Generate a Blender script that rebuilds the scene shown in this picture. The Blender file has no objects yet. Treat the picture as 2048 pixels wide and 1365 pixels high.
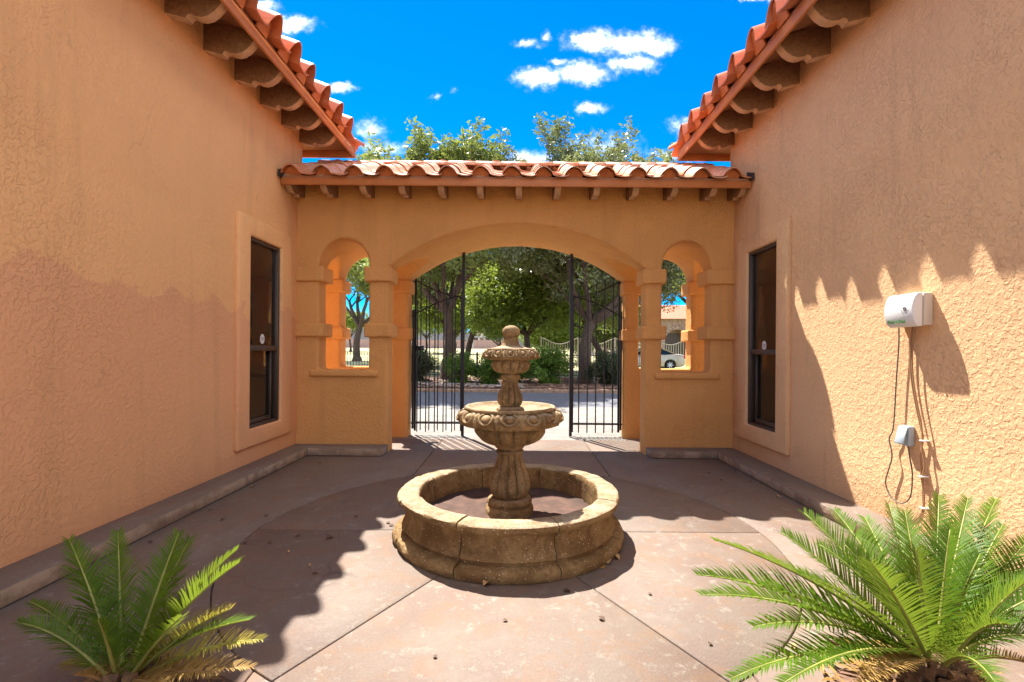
import bpy, bmesh, math, random
from mathutils import Vector, Matrix, noise
R = math.radians
PI = math.pi
random.seed(7)
SC = bpy.context.scene
COL = SC.collection

# ------------------------------------------------------------------ camera, sky, sun, exposure
F = 950.0                                     # focal length in photo pixels (photo is 2048 wide)
CAMZ = 1.30
ROLL = 0.45
cam = bpy.data.cameras.new('camera'); cam_o = bpy.data.objects.new('camera', cam); COL.objects.link(cam_o)
cam.sensor_width = 36.0; cam.lens = F / 2048 * 36.0
cam.shift_x = -10 / 2048; cam.shift_y = 18.5 / 2048
cam.clip_start = 0.05; cam.clip_end = 3000
cam_o.matrix_world = Matrix.Translation((0, 0, CAMZ)) @ Matrix.Rotation(R(90), 4, 'X') @ Matrix.Rotation(R(ROLL), 4, 'Z')
SC.camera = cam_o

SUN_D = Vector((0.266, -0.515, -1.0)).normalized()      # direction the light travels
sun = bpy.data.lights.new('sun', 'SUN'); sun.energy = 2.0; sun.angle = R(0.5); sun.color = (1.0, 0.95, 0.87)
sun_o = bpy.data.objects.new('sun', sun); COL.objects.link(sun_o)
sun_o.rotation_euler = SUN_D.to_track_quat('-Z', 'Y').to_euler()
SUN_EL = math.asin(-SUN_D.z); SUN_AZ = math.atan2(-SUN_D.x, -SUN_D.y)      # azimuth from +Y towards +X

SC.view_settings.view_transform = 'Standard'
SC.view_settings.look = 'None'
SC.view_settings.gamma = 1.0
SC.view_settings.exposure = 2.95
SC.view_settings.use_curve_mapping = False
SC.cycles.max_bounces = 10
SC.cycles.diffuse_bounces = 5
SC.cycles.transparent_max_bounces = 12
SC.cycles.use_denoising = True

world = bpy.data.worlds.new('World'); SC.world = world; world.use_nodes = True
def build_world():
    nt = world.node_tree; nt.nodes.clear(); L = nt.links.new
    def N(t, **kw):
        n = nt.nodes.new(t)
        for k, v in kw.items(): setattr(n, k, v)
        return n
    def M(op, a, b=None, c=None, clamp=False):
        n = N('ShaderNodeMath', operation=op); n.use_clamp = clamp
        for i, v in enumerate((a, b, c)):
            if v is None: continue
            if isinstance(v, (int, float)): n.inputs[i].default_value = v
            else: L(v, n.inputs[i])
        return n.outputs[0]
    def VM(op, a, b):
        n = N('ShaderNodeVectorMath', operation=op)
        for i, v in enumerate((a, b)):
            if isinstance(v, tuple): n.inputs[i].default_value = v
            else: L(v, n.inputs[i])
        return n
    out = N('ShaderNodeOutputWorld'); bg = N('ShaderNodeBackground'); bg.inputs[1].default_value = 0.05
    sky = N('ShaderNodeTexSky', sky_type='NISHITA'); sky.sun_disc = False
    sky.sun_elevation = SUN_EL; sky.sun_rotation = SUN_AZ
    sky.altitude = 6000; sky.air_density = 1.0; sky.dust_density = 0.25; sky.ozone_density = 3.0
    hs = N('ShaderNodeHueSaturation'); hs.inputs['Saturation'].default_value = 1.5; hs.inputs['Value'].default_value = 1.0
    hs.inputs['Hue'].default_value = 0.497
    L(sky.outputs[0], hs.inputs['Color'])
    tc = N('ShaderNodeTexCoord'); sx = N('ShaderNodeSeparateXYZ'); L(tc.outputs['Generated'], sx.inputs[0])
    dx, dy, dz = sx.outputs
    ys = M('MAXIMUM', dy, 0.05)
    cb = N('ShaderNodeCombineXYZ'); L(M('DIVIDE', dx, ys), cb.inputs[0]); L(M('DIVIDE', dz, ys), cb.inputs[1])
    n1 = N('ShaderNodeTexNoise'); n1.inputs['Scale'].default_value = 26; n1.inputs['Detail'].default_value = 4; n1.inputs['Roughness'].default_value = 0.62
    L(cb.outputs[0], n1.inputs['Vector'])
    wob = VM('SUBTRACT', n1.outputs['Color'], (0.5, 0.5, 0.5))
    wob2 = VM('MULTIPLY', wob.outputs[0], (0.055, 0.04, 0.0))
    p = VM('ADD', cb.outputs[0], wob2.outputs[0]).outputs[0]
    # drifting fair-weather clouds: bearing, height (as tangents), half width, half height, density
    clouds = [(1180, 82, 72, 30, 1), (1260, 88, 92, 34, 1), (1312, 96, 42, 26, .95), (1075, 157, 72, 26, 1), (1160, 146, 76, 30, 1),
              (1260, 128, 66, 24, .95), (1110, 122, 26, 14, .8), (1048, 88, 42, 13, .62), (1086, 68, 14, 15, .6),
              (1174, 217, 44, 16, .85), (520, 15, 42, 22, .9), (572, 50, 66, 26, 1), (676, 178, 46, 13, .85),
              (735, 258, 44, 28, .7), (760, 298, 70, 20, .75), (1050, 320, 88, 22, .85), (1205, 290, 90, 30, .5), (1372, 255, 46, 26, .85),
              (868, 197, 14, 11, .5), (901, 180, 9, 8, .4), (1505, -4, 70, 10, .7), (1330, 312, 80, 16, .6)]
    acc = None
    for (cx, cy, rx, ry, d) in clouds:
        c = ((cx - 1034) / F, -(cy - 701 - (cx - 1034) * 0.00785) / F, 0.0)
        q = VM('MULTIPLY', VM('SUBTRACT', p, c).outputs[0], (F / rx, F / ry, 0.0)).outputs[0]
        ln = N('ShaderNodeVectorMath', operation='LENGTH'); L(q, ln.inputs[0])
        v = M('MULTIPLY', M('SUBTRACT', 1.0, ln.outputs['Value']), d)
        acc = v if acc is None else M('MAXIMUM', acc, v)
    front = M('GREATER_THAN', dy, 0.35)
    acc = M('ADD', M('MULTIPLY', acc, front), M('MULTIPLY', M('SUBTRACT', 1.0, front), -1.0))
    # denser unseen cloud outside the view, added to raise the fill light
    zz = M('ADD', M('MAXIMUM', dz, 0.0), 0.12)
    cb2 = N('ShaderNodeCombineXYZ'); L(M('DIVIDE', dx, zz), cb2.inputs[0]); L(M('DIVIDE', dy, zz), cb2.inputs[1])
    n2 = N('ShaderNodeTexNoise'); n2.inputs['Scale'].default_value = 1.5; n2.inputs['Detail'].default_value = 2
    L(cb2.outputs[0], n2.inputs['Vector'])
    gen = M('MULTIPLY', M('SUBTRACT', n2.outputs[0], 0.44), 7.0)
    gen = M('SUBTRACT', gen, M('MULTIPLY', front, 3.0))
    acc = M('MAXIMUM', acc, gen)
    n3 = N('ShaderNodeTexNoise'); n3.inputs['Scale'].default_value = 60; n3.inputs['Detail'].default_value = 4; n3.inputs['Roughness'].default_value = 0.65
    L(cb.outputs[0], n3.inputs['Vector'])
    dens = M('ADD', acc, M('MULTIPLY', M('SUBTRACT', n3.outputs[0], 0.5), 0.9))
    mr = N('ShaderNodeMapRange', interpolation_type='SMOOTHSTEP'); L(dens, mr.inputs[0])
    mr.inputs[1].default_value = -0.12; mr.inputs[2].default_value = 1.05; mr.inputs[3].default_value = 0; mr.inputs[4].default_value = 0.95
    cr = N('ShaderNodeMix', data_type='RGBA'); cr.inputs[6].default_value = (5.6, 5.6, 6.2, 1); cr.inputs[7].default_value = (11.5, 11.0, 10.4, 1)
    m4 = N('ShaderNodeMapRange'); L(n1.outputs[0], m4.inputs[0]); m4.inputs[1].default_value = 0.38; m4.inputs[2].default_value = 0.58
    L(m4.outputs[0], cr.inputs[0])
    mx = N('ShaderNodeMix', data_type='RGBA'); L(M('POWER', mr.outputs[0], 1.8), mx.inputs[0]); L(hs.outputs[0], mx.inputs[6]); L(cr.outputs[2], mx.inputs[7])
    L(mx.outputs[2], bg.inputs[0]); L(bg.outputs[0], out.inputs[0])
build_world()

# ------------------------------------------------------------------ helpers
ROLLT = math.tan(R(ROLL))
def at(x, y, Y):
    """photo pixel at depth Y -> world point"""
    u = x - 1034 + (y - 701) * ROLLT; v = y - 701 - (x - 1034) * ROLLT
    return Vector((u * Y / F, Y, CAMZ - v * Y / F))
def at_wall(x, y, X):
    u = x - 1034 + (y - 701) * ROLLT
    return at(x, y, X * F / u)

def link(o, parent=None):
    COL.objects.link(o)
    if parent is not None: o.parent = parent
    return o
def empty(name, loc=(0, 0, 0), rz=0.0, parent=None):
    o = bpy.data.objects.new(name, None); o.location = loc; o.rotation_euler = (0, 0, rz); o.empty_display_size = 0.2
    return link(o, parent)
def tag(o, label=None, cat=None, group=None, kind=None):
    if label: o['label'] = label
    if cat: o['category'] = cat
    if group: o['group'] = group
    if kind: o['kind'] = kind
    return o
def inst(name, mesh, parent=None, mw=None):
    o = bpy.data.objects.new(name, mesh); link(o, parent)
    if mw is not None: o.matrix_local = mw
    return o

class MB:
    def __init__(s): s.v = []; s.f = []
    def add(s, vs, fs):
        b = len(s.v); s.v.extend([tuple(p) for p in vs]); s.f.extend([tuple(b + i for i in f) for f in fs]); return s
    def box(s, x0, x1, y0, y1, z0, z1, m=None):
        vs = [Vector(p) for p in ((x0,y0,z0),(x1,y0,z0),(x1,y1,z0),(x0,y1,z0),(x0,y0,z1),(x1,y0,z1),(x1,y1,z1),(x0,y1,z1))]
        if m is not None: vs = [m @ p for p in vs]
        return s.add(vs, [(0,3,2,1),(4,5,6,7),(0,1,5,4),(1,2,6,5),(2,3,7,6),(3,0,4,7)])
    def prism(s, poly, a, b, fn):
        """poly: list of 2D points; fn(p, t) -> 3D; extruded from t=a to t=b"""
        n = len(poly)
        vs = [fn(p, a) for p in poly] + [fn(p, b) for p in poly]
        fs = [tuple(range(n)), tuple(range(2 * n - 1, n - 1, -1))]
        fs += [(i, i + n, (i + 1) % n + n, (i + 1) % n) for i in range(n)]
        return s.add(vs, fs)
    def tube(s, pts, rad, n=8, cap=True):
        pts = [Vector(p) for p in pts]; k = len(pts)
        rads = rad if isinstance(rad, (list, tuple)) else [rad] * k
        ring = []; up = Vector((0, 0, 1)); prev = None
        for i, p in enumerate(pts):
            t = (pts[min(i + 1, k - 1)] - pts[max(i - 1, 0)]).normalized()
            if prev is None:
                a = t.cross(Vector((0.0, 0.0, 1.0)) if abs(t.z) < 0.9 else Vector((1.0, 0, 0))).normalized()
            else:
                a = (prev - t * prev.dot(t)).normalized()
            prev = a; b = t.cross(a)
            ring.append([p + (a * math.cos(2 * PI * j / n) + b * math.sin(2 * PI * j / n)) * rads[i] for j in range(n)])
        vs = [q for r in ring for q in r]; fs = []
        for i in range(k - 1):
            for j in range(n):
                fs.append((i * n + j, i * n + (j + 1) % n, (i + 1) * n + (j + 1) % n, (i + 1) * n + j))
        if cap: fs += [tuple(range(n - 1, -1, -1)), tuple(range((k - 1) * n, k * n))]
        return s.add(vs, fs)
    def lathe(s, prof, n=48, c=(0, 0), fn=None):
        """prof: list of (r, z), open; fn(r, z, th, i) -> (r, z)"""
        k = len(prof); vs = []; fs = []
        for i, (r, z) in enumerate(prof):
            for j in range(n):
                th = 2 * PI * j / n
                rr, zz = (fn(r, z, th, i) if fn else (r, z))
                vs.append((c[0] + rr * math.cos(th), c[1] + rr * math.sin(th), zz))
        for i in range(k - 1):
            for j in range(n):
                fs.append((i * n + j, i * n + (j + 1) % n, (i + 1) * n + (j + 1) % n, (i + 1) * n + j))
        return s.add(vs, fs)
    def mesh(s, name, mat=None, smooth=False, recalc=True):
        me = bpy.data.meshes.new(name); me.from_pydata(s.v, [], s.f); me.update()
        if recalc:
            bm = bmesh.new(); bm.from_mesh(me); bmesh.ops.recalc_face_normals(bm, faces=bm.faces); bm.to_mesh(me); bm.free()
        if mat: me.materials.append(mat)
        if smooth:
            for p in me.polygons: p.use_smooth = True
        return me
    def build(s, name, mat=None, parent=None, smooth=False, recalc=True, bevel=0.0, seg=2, angle=35):
        me = s.mesh(name, mat, smooth, recalc)
        if bevel > 0: bevel_mesh(me, bevel, seg, angle)
        return inst(name, me, parent)
def bevel_mesh(me, w, seg=2, angle=35):
    bm = bmesh.new(); bm.from_mesh(me)
    bmesh.ops.remove_doubles(bm, verts=bm.verts, dist=1e-5)
    bm.normal_update()
    es = [e for e in bm.edges if len(e.link_faces) == 2 and e.calc_face_angle(0) > R(angle)]
    bmesh.ops.bevel(bm, geom=es, offset=w, segments=seg, profile=0.5, affect='EDGES', clamp_overlap=True)
    bm.to_mesh(me); bm.free()
    for p in me.polygons: p.use_smooth = True
    try: me.set_sharp_from_angle(angle=R(50))
    except Exception: pass
def apply_mods(o):
    dg = bpy.context.evaluated_depsgraph_get(); dg.update()
    me = bpy.data.meshes.new_from_object(o.evaluated_get(dg))
    o.modifiers.clear(); old = o.data; o.data = me
    return o
def cut(o, cutters):
    for c in cutters:
        m = o.modifiers.new('b', 'BOOLEAN'); m.operation = 'DIFFERENCE'; m.solver = 'EXACT'; m.object = c
    apply_mods(o)
    for c in cutters: bpy.data.objects.remove(c, do_unlink=True)

# ------------------------------------------------------------------ materials
def new_mat(name):
    m = bpy.data.materials.new(name); m.use_nodes = True; nt = m.node_tree; nt.nodes.clear()
    out = nt.nodes.new('ShaderNodeOutputMaterial'); b = nt.nodes.new('ShaderNodeBsdfPrincipled'); nt.links.new(b.outputs[0], out.inputs[0])
    return m, nt, b, out
class G:
    """tiny node helper"""
    def __init__(s, nt): s.nt = nt; s.L = nt.links.new
    def n(s, t, ins=None, **kw):
        nd = s.nt.nodes.new(t)
        for k, v in kw.items(): setattr(nd, k, v)
        for k, v in (ins or {}).items():
            if hasattr(v, 'is_output') or isinstance(v, bpy.types.NodeSocket): s.L(v, nd.inputs[k])
            else: nd.inputs[k].default_value = v
        return nd
    def pos(s): return s.n('ShaderNodeNewGeometry').outputs['Position']
    def noise(s, vec, scale, detail=4, rough=0.55, dist=0.0):
        return s.n('ShaderNodeTexNoise', {'Vector': vec, 'Scale': scale, 'Detail': detail, 'Roughness': rough, 'Distortion': dist}).outputs[0]
    def ramp(s, v, a, b, lo=0.0, hi=1.0, smooth=True):
        return s.n('ShaderNodeMapRange', {0: v, 1: a, 2: b, 3: lo, 4: hi}, interpolation_type='SMOOTHSTEP' if smooth else 'LINEAR').outputs[0]
    def mix(s, f, a, b, mode='MIX'):
        nd = s.n('ShaderNodeMix', data_type='RGBA', blend_type=mode)
        for i, v in ((0, f), (6, a), (7, b)):
            if isinstance(v, bpy.types.NodeSocket): s.L(v, nd.inputs[i])
            elif i == 0: nd.inputs[0].default_value = v
            else: nd.inputs[i].default_value = (*v[:3], 1)
        return nd.outputs[2]
    def math(s, op, a, b=0.0, clamp=False):
        nd = s.n('ShaderNodeMath', operation=op); nd.use_clamp = clamp
        for i, v in enumerate((a, b)):
            if isinstance(v, bpy.types.NodeSocket): s.L(v, nd.inputs[i])
            else: nd.inputs[i].default_value = v
        return nd.outputs[0]
    def bump(s, h, strength, dist, normal=None):
        ins = {'Height': h, 'Strength': strength, 'Distance': dist}
        if normal is not None: ins['Normal'] = normal
        return s.n('ShaderNodeBump', ins).outputs[0]
def simple(name, col, rough=0.6, metal=0.0, var=0.0, vscale=8.0, bump=0.0, bscale=60.0, col2=None, spec=0.4):
    m, nt, b, out = new_mat(name); g = G(nt)
    b.inputs['Roughness'].default_value = rough; b.inputs['Metallic'].default_value = metal
    b.inputs['Specular IOR Level'].default_value = spec
    p = g.pos()
    if var > 0 or col2:
        c2 = col2 or tuple(c * (1 - var) for c in col)
        f = g.ramp(g.noise(p, vscale, 5, 0.6), 0.35, 0.65)
        g.L(g.mix(f, col, c2), b.inputs['Base Color'])
    else: b.inputs['Base Color'].default_value = (*col, 1)
    if bump > 0: g.L(g.bump(g.noise(p, bscale, 4, 0.6), 0.6, bump), b.inputs['Normal'])
    return m

def stucco(name, relief=1.0, patch=False, tint=(1, 1, 1)):
    m, nt, b, out = new_mat(name); g = G(nt); p = g.pos()
    base = tuple(c * t for c, t in zip((0.82, 0.45, 0.20), tint)); pink = tuple(c * t for c, t in zip((0.72, 0.36, 0.185), tint))
    big = g.ramp(g.noise(p, 0.9, 4, 0.6), 0.35, 0.7)
    col = g.mix(g.math('MULTIPLY', big, 0.35), base, tuple(c * 0.86 for c in base))
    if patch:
        # lower part of this wall has a pinker tone, with a ragged upper edge
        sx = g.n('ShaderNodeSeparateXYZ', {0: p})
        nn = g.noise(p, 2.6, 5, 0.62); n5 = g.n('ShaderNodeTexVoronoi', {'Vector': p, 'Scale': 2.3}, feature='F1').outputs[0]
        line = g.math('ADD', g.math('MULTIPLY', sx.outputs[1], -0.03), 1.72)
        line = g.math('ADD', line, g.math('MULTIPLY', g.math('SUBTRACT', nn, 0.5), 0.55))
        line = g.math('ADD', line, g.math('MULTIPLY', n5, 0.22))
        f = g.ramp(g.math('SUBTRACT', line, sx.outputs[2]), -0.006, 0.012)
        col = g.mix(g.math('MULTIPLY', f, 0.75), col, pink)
    streak = g.noise(g.n('ShaderNodeMapping', {'Vector': p, 'Scale': (3.0, 3.0, 0.25)}).outputs[0], 2.2, 4, 0.6)
    col = g.mix(g.math('MULTIPLY', g.ramp(streak, 0.5, 0.75), 0.28), col, tuple(c * 0.62 for c in base))
    sp = g.ramp(g.noise(p, 95, 3, 0.7), 0.66, 0.74); col = g.mix(g.math('MULTIPLY', sp, 0.3), col, tuple(c * 0.4 for c in base))
    gr = g.ramp(g.noise(p, 33, 4, 0.7, 1.0), 0.42, 0.62); col = g.mix(g.math('MULTIPLY', gr, 0.10), col, tuple(c * 0.6 for c in base))
    wp = g.n('ShaderNodeVectorMath', {0: p, 1: g.n('ShaderNodeVectorMath', {0: g.n('ShaderNodeTexNoise', {'Vector': p, 'Scale': 2.2, 'Detail': 5.0}).outputs['Color'], 1: (0.5, 0.5, 0.5)}, operation='MULTIPLY').outputs[0]}, operation='ADD').outputs[0]
    crack = g.ramp(g.n('ShaderNodeTexVoronoi', {'Vector': wp, 'Scale': 0.75}, feature='DISTANCE_TO_EDGE').outputs[0], 0.0, 0.005, 1.0, 0.0)
    crack = g.math('MULTIPLY', crack, g.ramp(g.noise(p, 0.8, 2), 0.5, 0.62)); col = g.mix(g.math('MULTIPLY', crack, 0.2), col, tuple(c * 0.4 for c in base))
    g.L(col, b.inputs['Base Color']); b.inputs['Roughness'].default_value = 0.9; b.inputs['Specular IOR Level'].default_value = 0.15
    # skip-trowelled lace: flattened islands with worm-like hollows between, sand grain on top
    n1 = g.noise(p, 30, 4, 0.6, 0.45); isl = g.ramp(n1, 0.45, 0.585)
    n2 = g.noise(p, 47, 3, 0.6, 0.6); fine = g.noise(p, 210, 2, 0.6)
    area = g.ramp(g.noise(p, 1.3, 4, 0.6), 0.30, 0.70, 0.25, 1.0)
    h = g.math('ADD', g.math('MULTIPLY', g.math('MULTIPLY', isl, area), 0.55), g.math('ADD', g.math('MULTIPLY', n2, 0.5), g.math('MULTIPLY', fine, 0.12)))
    nb = g.bump(h, 1.0, 0.010 * relief)
    g.L(nb, b.inputs['Normal'])
    return m

def concrete_stain(name):
    m, nt, b, out = new_mat(name); g = G(nt); p = g.pos()
    ob = g.n('ShaderNodeObjectInfo').outputs['Random']
    n1 = g.noise(p, 1.7, 6, 0.65, 0.6); n2 = g.noise(p, 11.0, 9, 0.8, 0.1); n3 = g.noise(p, 30, 4, 0.7)
    col = g.mix(g.ramp(n1, 0.34, 0.66), (0.190, 0.148, 0.116), (0.168, 0.118, 0.093))
    col = g.mix(g.math('MULTIPLY', g.ramp(n2, 0.53, 0.64), 0.6), col, (0.31, 0.28, 0.235))
    col = g.mix(g.math('MULTIPLY', g.ramp(g.noise(p, 4.2, 7, 0.78, 0.2), 0.49, 0.6), 0.6), col, (0.205, 0.125, 0.078))
    col = g.mix(g.math('MULTIPLY', g.ramp(n3, 0.6, 0.72), 0.35), col, (0.15, 0.095, 0.075))
    col = g.mix(g.math('MULTIPLY', ob, 0.04), col, (0.14, 0.095, 0.08))
    gr = g.ramp(g.noise(p, 75, 4, 0.75), 0.35, 0.65); col = g.mix(g.math('MULTIPLY', gr, 0.16), col, (0.085, 0.058, 0.046))
    sp = g.ramp(g.noise(p, 140, 2, 0.6), 0.68, 0.74); col = g.mix(g.math('MULTIPLY', sp, 0.6), col, (0.06, 0.04, 0.035))
    wp = g.n('ShaderNodeVectorMath', {0: p, 1: g.n('ShaderNodeVectorMath', {0: g.n('ShaderNodeTexNoise', {'Vector': p, 'Scale': 3.0, 'Detail': 5.0}).outputs['Color'], 1: (0.35, 0.35, 0.0)}, operation='MULTIPLY').outputs[0]}, operation='ADD').outputs[0]
    crack = g.ramp(g.n('ShaderNodeTexVoronoi', {'Vector': wp, 'Scale': 0.55}, feature='DISTANCE_TO_EDGE').outputs[0], 0.0, 0.0035, 1.0, 0.0)
    crack = g.math('MULTIPLY', crack, g.ramp(g.noise(p, 0.9, 2), 0.48, 0.6)); col = g.mix(g.math('MULTIPLY', crack, 0.4), col, (0.05, 0.035, 0.03))
    g.L(col, b.inputs['Base Color'])
    g.L(g.ramp(n2, 0.3, 0.7, 0.55, 0.8), b.inputs['Roughness']); b.inputs['Specular IOR Level'].default_value = 0.3
    h = g.math('ADD', g.math('MULTIPLY', n2, 0.6), g.math('MULTIPLY', g.noise(p, 80, 3, 0.7), 0.3))
    g.L(g.bump(h, 0.6, 0.009), b.inputs['Normal'])
    return m
def cantera(name, tint=(1, 1, 1)):
    m, nt, b, out = new_mat(name); g = G(nt); p = g.pos()
    n1 = g.noise(p, 5, 6, 0.65, 0.5); n2 = g.noise(p, 26, 5, 0.7); vo = g.n('ShaderNodeTexVoronoi', {'Vector': p, 'Scale': 48.0}).outputs[0]
    col = g.mix(g.ramp(n1, 0.33, 0.68), tuple(a * t for a, t in zip((0.36, 0.238, 0.112), tint)), tuple(a * t for a, t in zip((0.18, 0.104, 0.042), tint)))
    col = g.mix(g.math('MULTIPLY', g.ramp(n2, 0.5, 0.66), 0.65), col, (0.15, 0.085, 0.035))
    col = g.mix(g.math('MULTIPLY', g.ramp(g.noise(p, 2.6, 5, 0.7, 0.8), 0.52, 0.68), 0.55), col, (0.19, 0.10, 0.04))
    spk = g.math('MULTIPLY', g.ramp(vo, 0.13, 0.21, 1, 0), g.ramp(g.noise(p, 17, 2), 0.42, 0.55))
    col = g.mix(g.math('MULTIPLY', spk, 0.85), col, (0.62, 0.50, 0.35))
    pit = g.ramp(g.noise(p, 90, 3, 0.7), 0.60, 0.67); col = g.mix(g.math('MULTIPLY', pit, 0.6), col, (0.13, 0.08, 0.045))
    nz = g.n('ShaderNodeSeparateXYZ', {0: g.n('ShaderNodeNewGeometry').outputs['Normal']}).outputs[2]      # upward faces paler: sunlight on the tops painted into the stone colour
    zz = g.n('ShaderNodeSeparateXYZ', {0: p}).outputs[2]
    lit_top = g.math('MULTIPLY', g.math('MULTIPLY', g.ramp(nz, 0.62, 0.95), g.ramp(zz, 0.22, 0.28)), g.ramp(g.noise(p, 11, 4, 0.7), 0.3, 0.65, 0.2, 0.75)); col = g.mix(lit_top, col, (0.42, 0.345, 0.245))
    g.L(col, b.inputs['Base Color']); b.inputs['Roughness'].default_value = 0.88; b.inputs['Specular IOR Level'].default_value = 0.2
    h = g.math('SUBTRACT', g.math('ADD', g.math('MULTIPLY', n2, 0.7), g.math('MULTIPLY', g.noise(p, 70, 4, 0.7), 0.5)), g.math('MULTIPLY', pit, 0.5))
    g.L(g.bump(h, 0.9, 0.014), b.inputs['Normal'])
    return m
def clay(name, c1, c2, c3):
    m, nt, b, out = new_mat(name); g = G(nt); p = g.pos()
    ob = g.n('ShaderNodeObjectInfo').outputs['Random']
    col = g.mix(ob, c1, c2)
    col = g.mix(g.math('MULTIPLY', g.ramp(g.noise(p, 9, 5, 0.7), 0.5, 0.68), 0.55), col, c3)
    col = g.mix(g.math('MULTIPLY', g.ramp(g.noise(p, 40, 4, 0.7), 0.58, 0.7), 0.4), col, tuple(c * 0.45 for c in c1))
    g.L(col, b.inputs['Base Color']); b.inputs['Roughness'].default_value = 0.55; b.inputs['Specular IOR Level'].default_value = 0.4
    g.L(g.bump(g.noise(p, 55, 4, 0.65), 0.5, 0.003), b.inputs['Normal'])
    return m
def wood(name, c1, c2, axis='Y'):
    m, nt, b, out = new_mat(name); g = G(nt); p = g.pos()
    sc = {'X': (1, 14, 14), 'Y': (14, 1, 14), 'Z': (14, 14, 1)}[axis]
    q = g.n('ShaderNodeMapping', {'Vector': p, 'Scale': sc}).outputs[0]
    n1 = g.noise(q, 2.2, 5, 0.65, 0.4)
    g.L(g.mix(g.ramp(n1, 0.35, 0.65), c1, c2), b.inputs['Base Color']); b.inputs['Roughness'].default_value = 0.7
    g.L(g.bump(n1, 0.4, 0.004), b.inputs['Normal'])
    return m
def leaf_mat(name, c1, c2, trans=0.35, rough=0.5, spec=0.35):
    m, nt, b, out = new_mat(name); g = G(nt); p = g.pos()
    f = g.ramp(g.noise(p, 1.4, 4, 0.7), 0.35, 0.65); f2 = g.noise(p, 23, 2, 0.6)
    col = g.mix(f, c1, c2); col = g.mix(g.math('MULTIPLY', g.ramp(f2, 0.45, 0.7), 0.5), col, tuple(c * 1.5 for c in c2))
    g.L(col, b.inputs['Base Color']); b.inputs['Roughness'].default_value = rough; b.inputs['Specular IOR Level'].default_value = spec
    tr = g.n('ShaderNodeBsdfTranslucent'); g.L(g.mix(0.5, col, (0.30, 0.34, 0.04)), tr.inputs[0])
    mx = g.n('ShaderNodeMixShader', {0: trans}); g.L(b.outputs[0], mx.inputs[1]); g.L(tr.outputs[0], mx.inputs[2]); g.L(mx.outputs[0], out.inputs[0])
    return m
def glass_mat(name, tint=(0.88, 0.87, 0.85), ior=1.5):
    m, nt, b, out = new_mat(name); g = G(nt)
    tr = g.n('ShaderNodeBsdfTransparent', {0: (*tint, 1)}); gl = g.n('ShaderNodeBsdfGlossy', {'Color': (1, 1, 1, 1), 'Roughness': 0.02})
    fr = g.n('ShaderNodeFresnel', {'IOR': ior}); mx = g.n('ShaderNodeMixShader', {0: fr.outputs[0]})
    scn = g.n('ShaderNodeMixShader', {0: 0.16}); df = g.n('ShaderNodeBsdfDiffuse', {0: (0.085, 0.078, 0.072, 1)})
    g.L(tr.outputs[0], scn.inputs[1]); g.L(df.outputs[0], scn.inputs[2]); g.L(scn.outputs[0], mx.inputs[1]); g.L(gl.outputs[0], mx.inputs[2]); g.L(mx.outputs[0], out.inputs[0])
    return m

MT = {}
MT['stucco'] = stucco('stucco_gateway', 0.8, tint=(0.86, 0.77, 0.58))  # same paint as the houses, with its shade darkened into the tint
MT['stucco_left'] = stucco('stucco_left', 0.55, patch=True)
MT['stucco_right'] = stucco('stucco_right', 0.9, tint=(0.94, 1.05, 1.25))
MT['floor'] = concrete_stain('stained_concrete')
MT['joint'] = simple('joint_dirt', (0.15, 0.10, 0.07), 0.95, var=0.4, vscale=40)
MT['kerb'] = simple('kerb_concrete', (0.36, 0.25, 0.165), 0.85, col2=(0.21, 0.135, 0.09), vscale=7, bump=0.016, bscale=28)
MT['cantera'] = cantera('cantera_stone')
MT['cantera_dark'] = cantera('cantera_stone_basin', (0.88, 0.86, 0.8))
MT['dirt'] = simple('basin_dirt', (0.115, 0.062, 0.044), 0.95, col2=(0.07, 0.04, 0.03), vscale=9, bump=0.01, bscale=40)
MT['tile'] = clay('clay_tile', (0.58, 0.21, 0.085), (0.55, 0.30, 0.19), (0.72, 0.56, 0.43))
MT['tile_red'] = clay('clay_tile_red', (0.60, 0.16, 0.05), (0.44, 0.15, 0.075), (0.56, 0.28, 0.16))
MT['stop'] = simple('eave_closure', (0.58, 0.17, 0.045), 0.7, var=0.25, vscale=12)
MT['fascia'] = simple('fascia_paint', (0.56, 0.20, 0.065), 0.55, var=0.12, vscale=6)
MT['corbel'] = wood('corbel_wood', (0.28, 0.14, 0.066), (0.20, 0.095, 0.045), 'Y')
MT['soffit'] = wood('soffit_wood', (0.42, 0.20, 0.10), (0.34, 0.155, 0.075), 'X')
MT['corbel_edge'] = simple('corbel_edge_pale', (0.60, 0.36, 0.21), 0.7, var=0.2, vscale=14)  # edge faces of the corbels, paler than their sides
MT['bronze'] = simple('bronze_frame', (0.085, 0.06, 0.045), 0.45, 0.3)
MT['glass'] = glass_mat('window_glass')
MT['slat'] = simple('shutter_slat', (0.55, 0.42, 0.32), 0.6, var=0.2)
MT['inner'] = simple('room_dark', (0.03, 0.024, 0.02), 0.9)
MT['iron'] = simple('black_iron', (0.025, 0.02, 0.02), 0.42, 0.4)
MT['flash'] = simple('flashing', (0.06, 0.05, 0.05), 0.5, 0.5)
MT['white'] = simple('white_paper', (0.75, 0.74, 0.72), 0.6)
MT['ink'] = simple('ink', (0.04, 0.04, 0.06), 0.6)
MT['plastic'] = simple('controller_plastic', (0.72, 0.72, 0.70), 0.4)
MT['plastic_side'] = simple('controller_case', (0.60, 0.52, 0.42), 0.5)
MT['green_ink'] = simple('green_print', (0.03, 0.38, 0.06), 0.5)
MT['outlet'] = simple('outlet_grey', (0.36, 0.42, 0.45), 0.5)
MT['cord'] = simple('cord_grey', (0.12, 0.105, 0.085), 0.6)
MT['cord_tan'] = simple('cord_tan', (0.34, 0.19, 0.09), 0.7)
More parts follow.
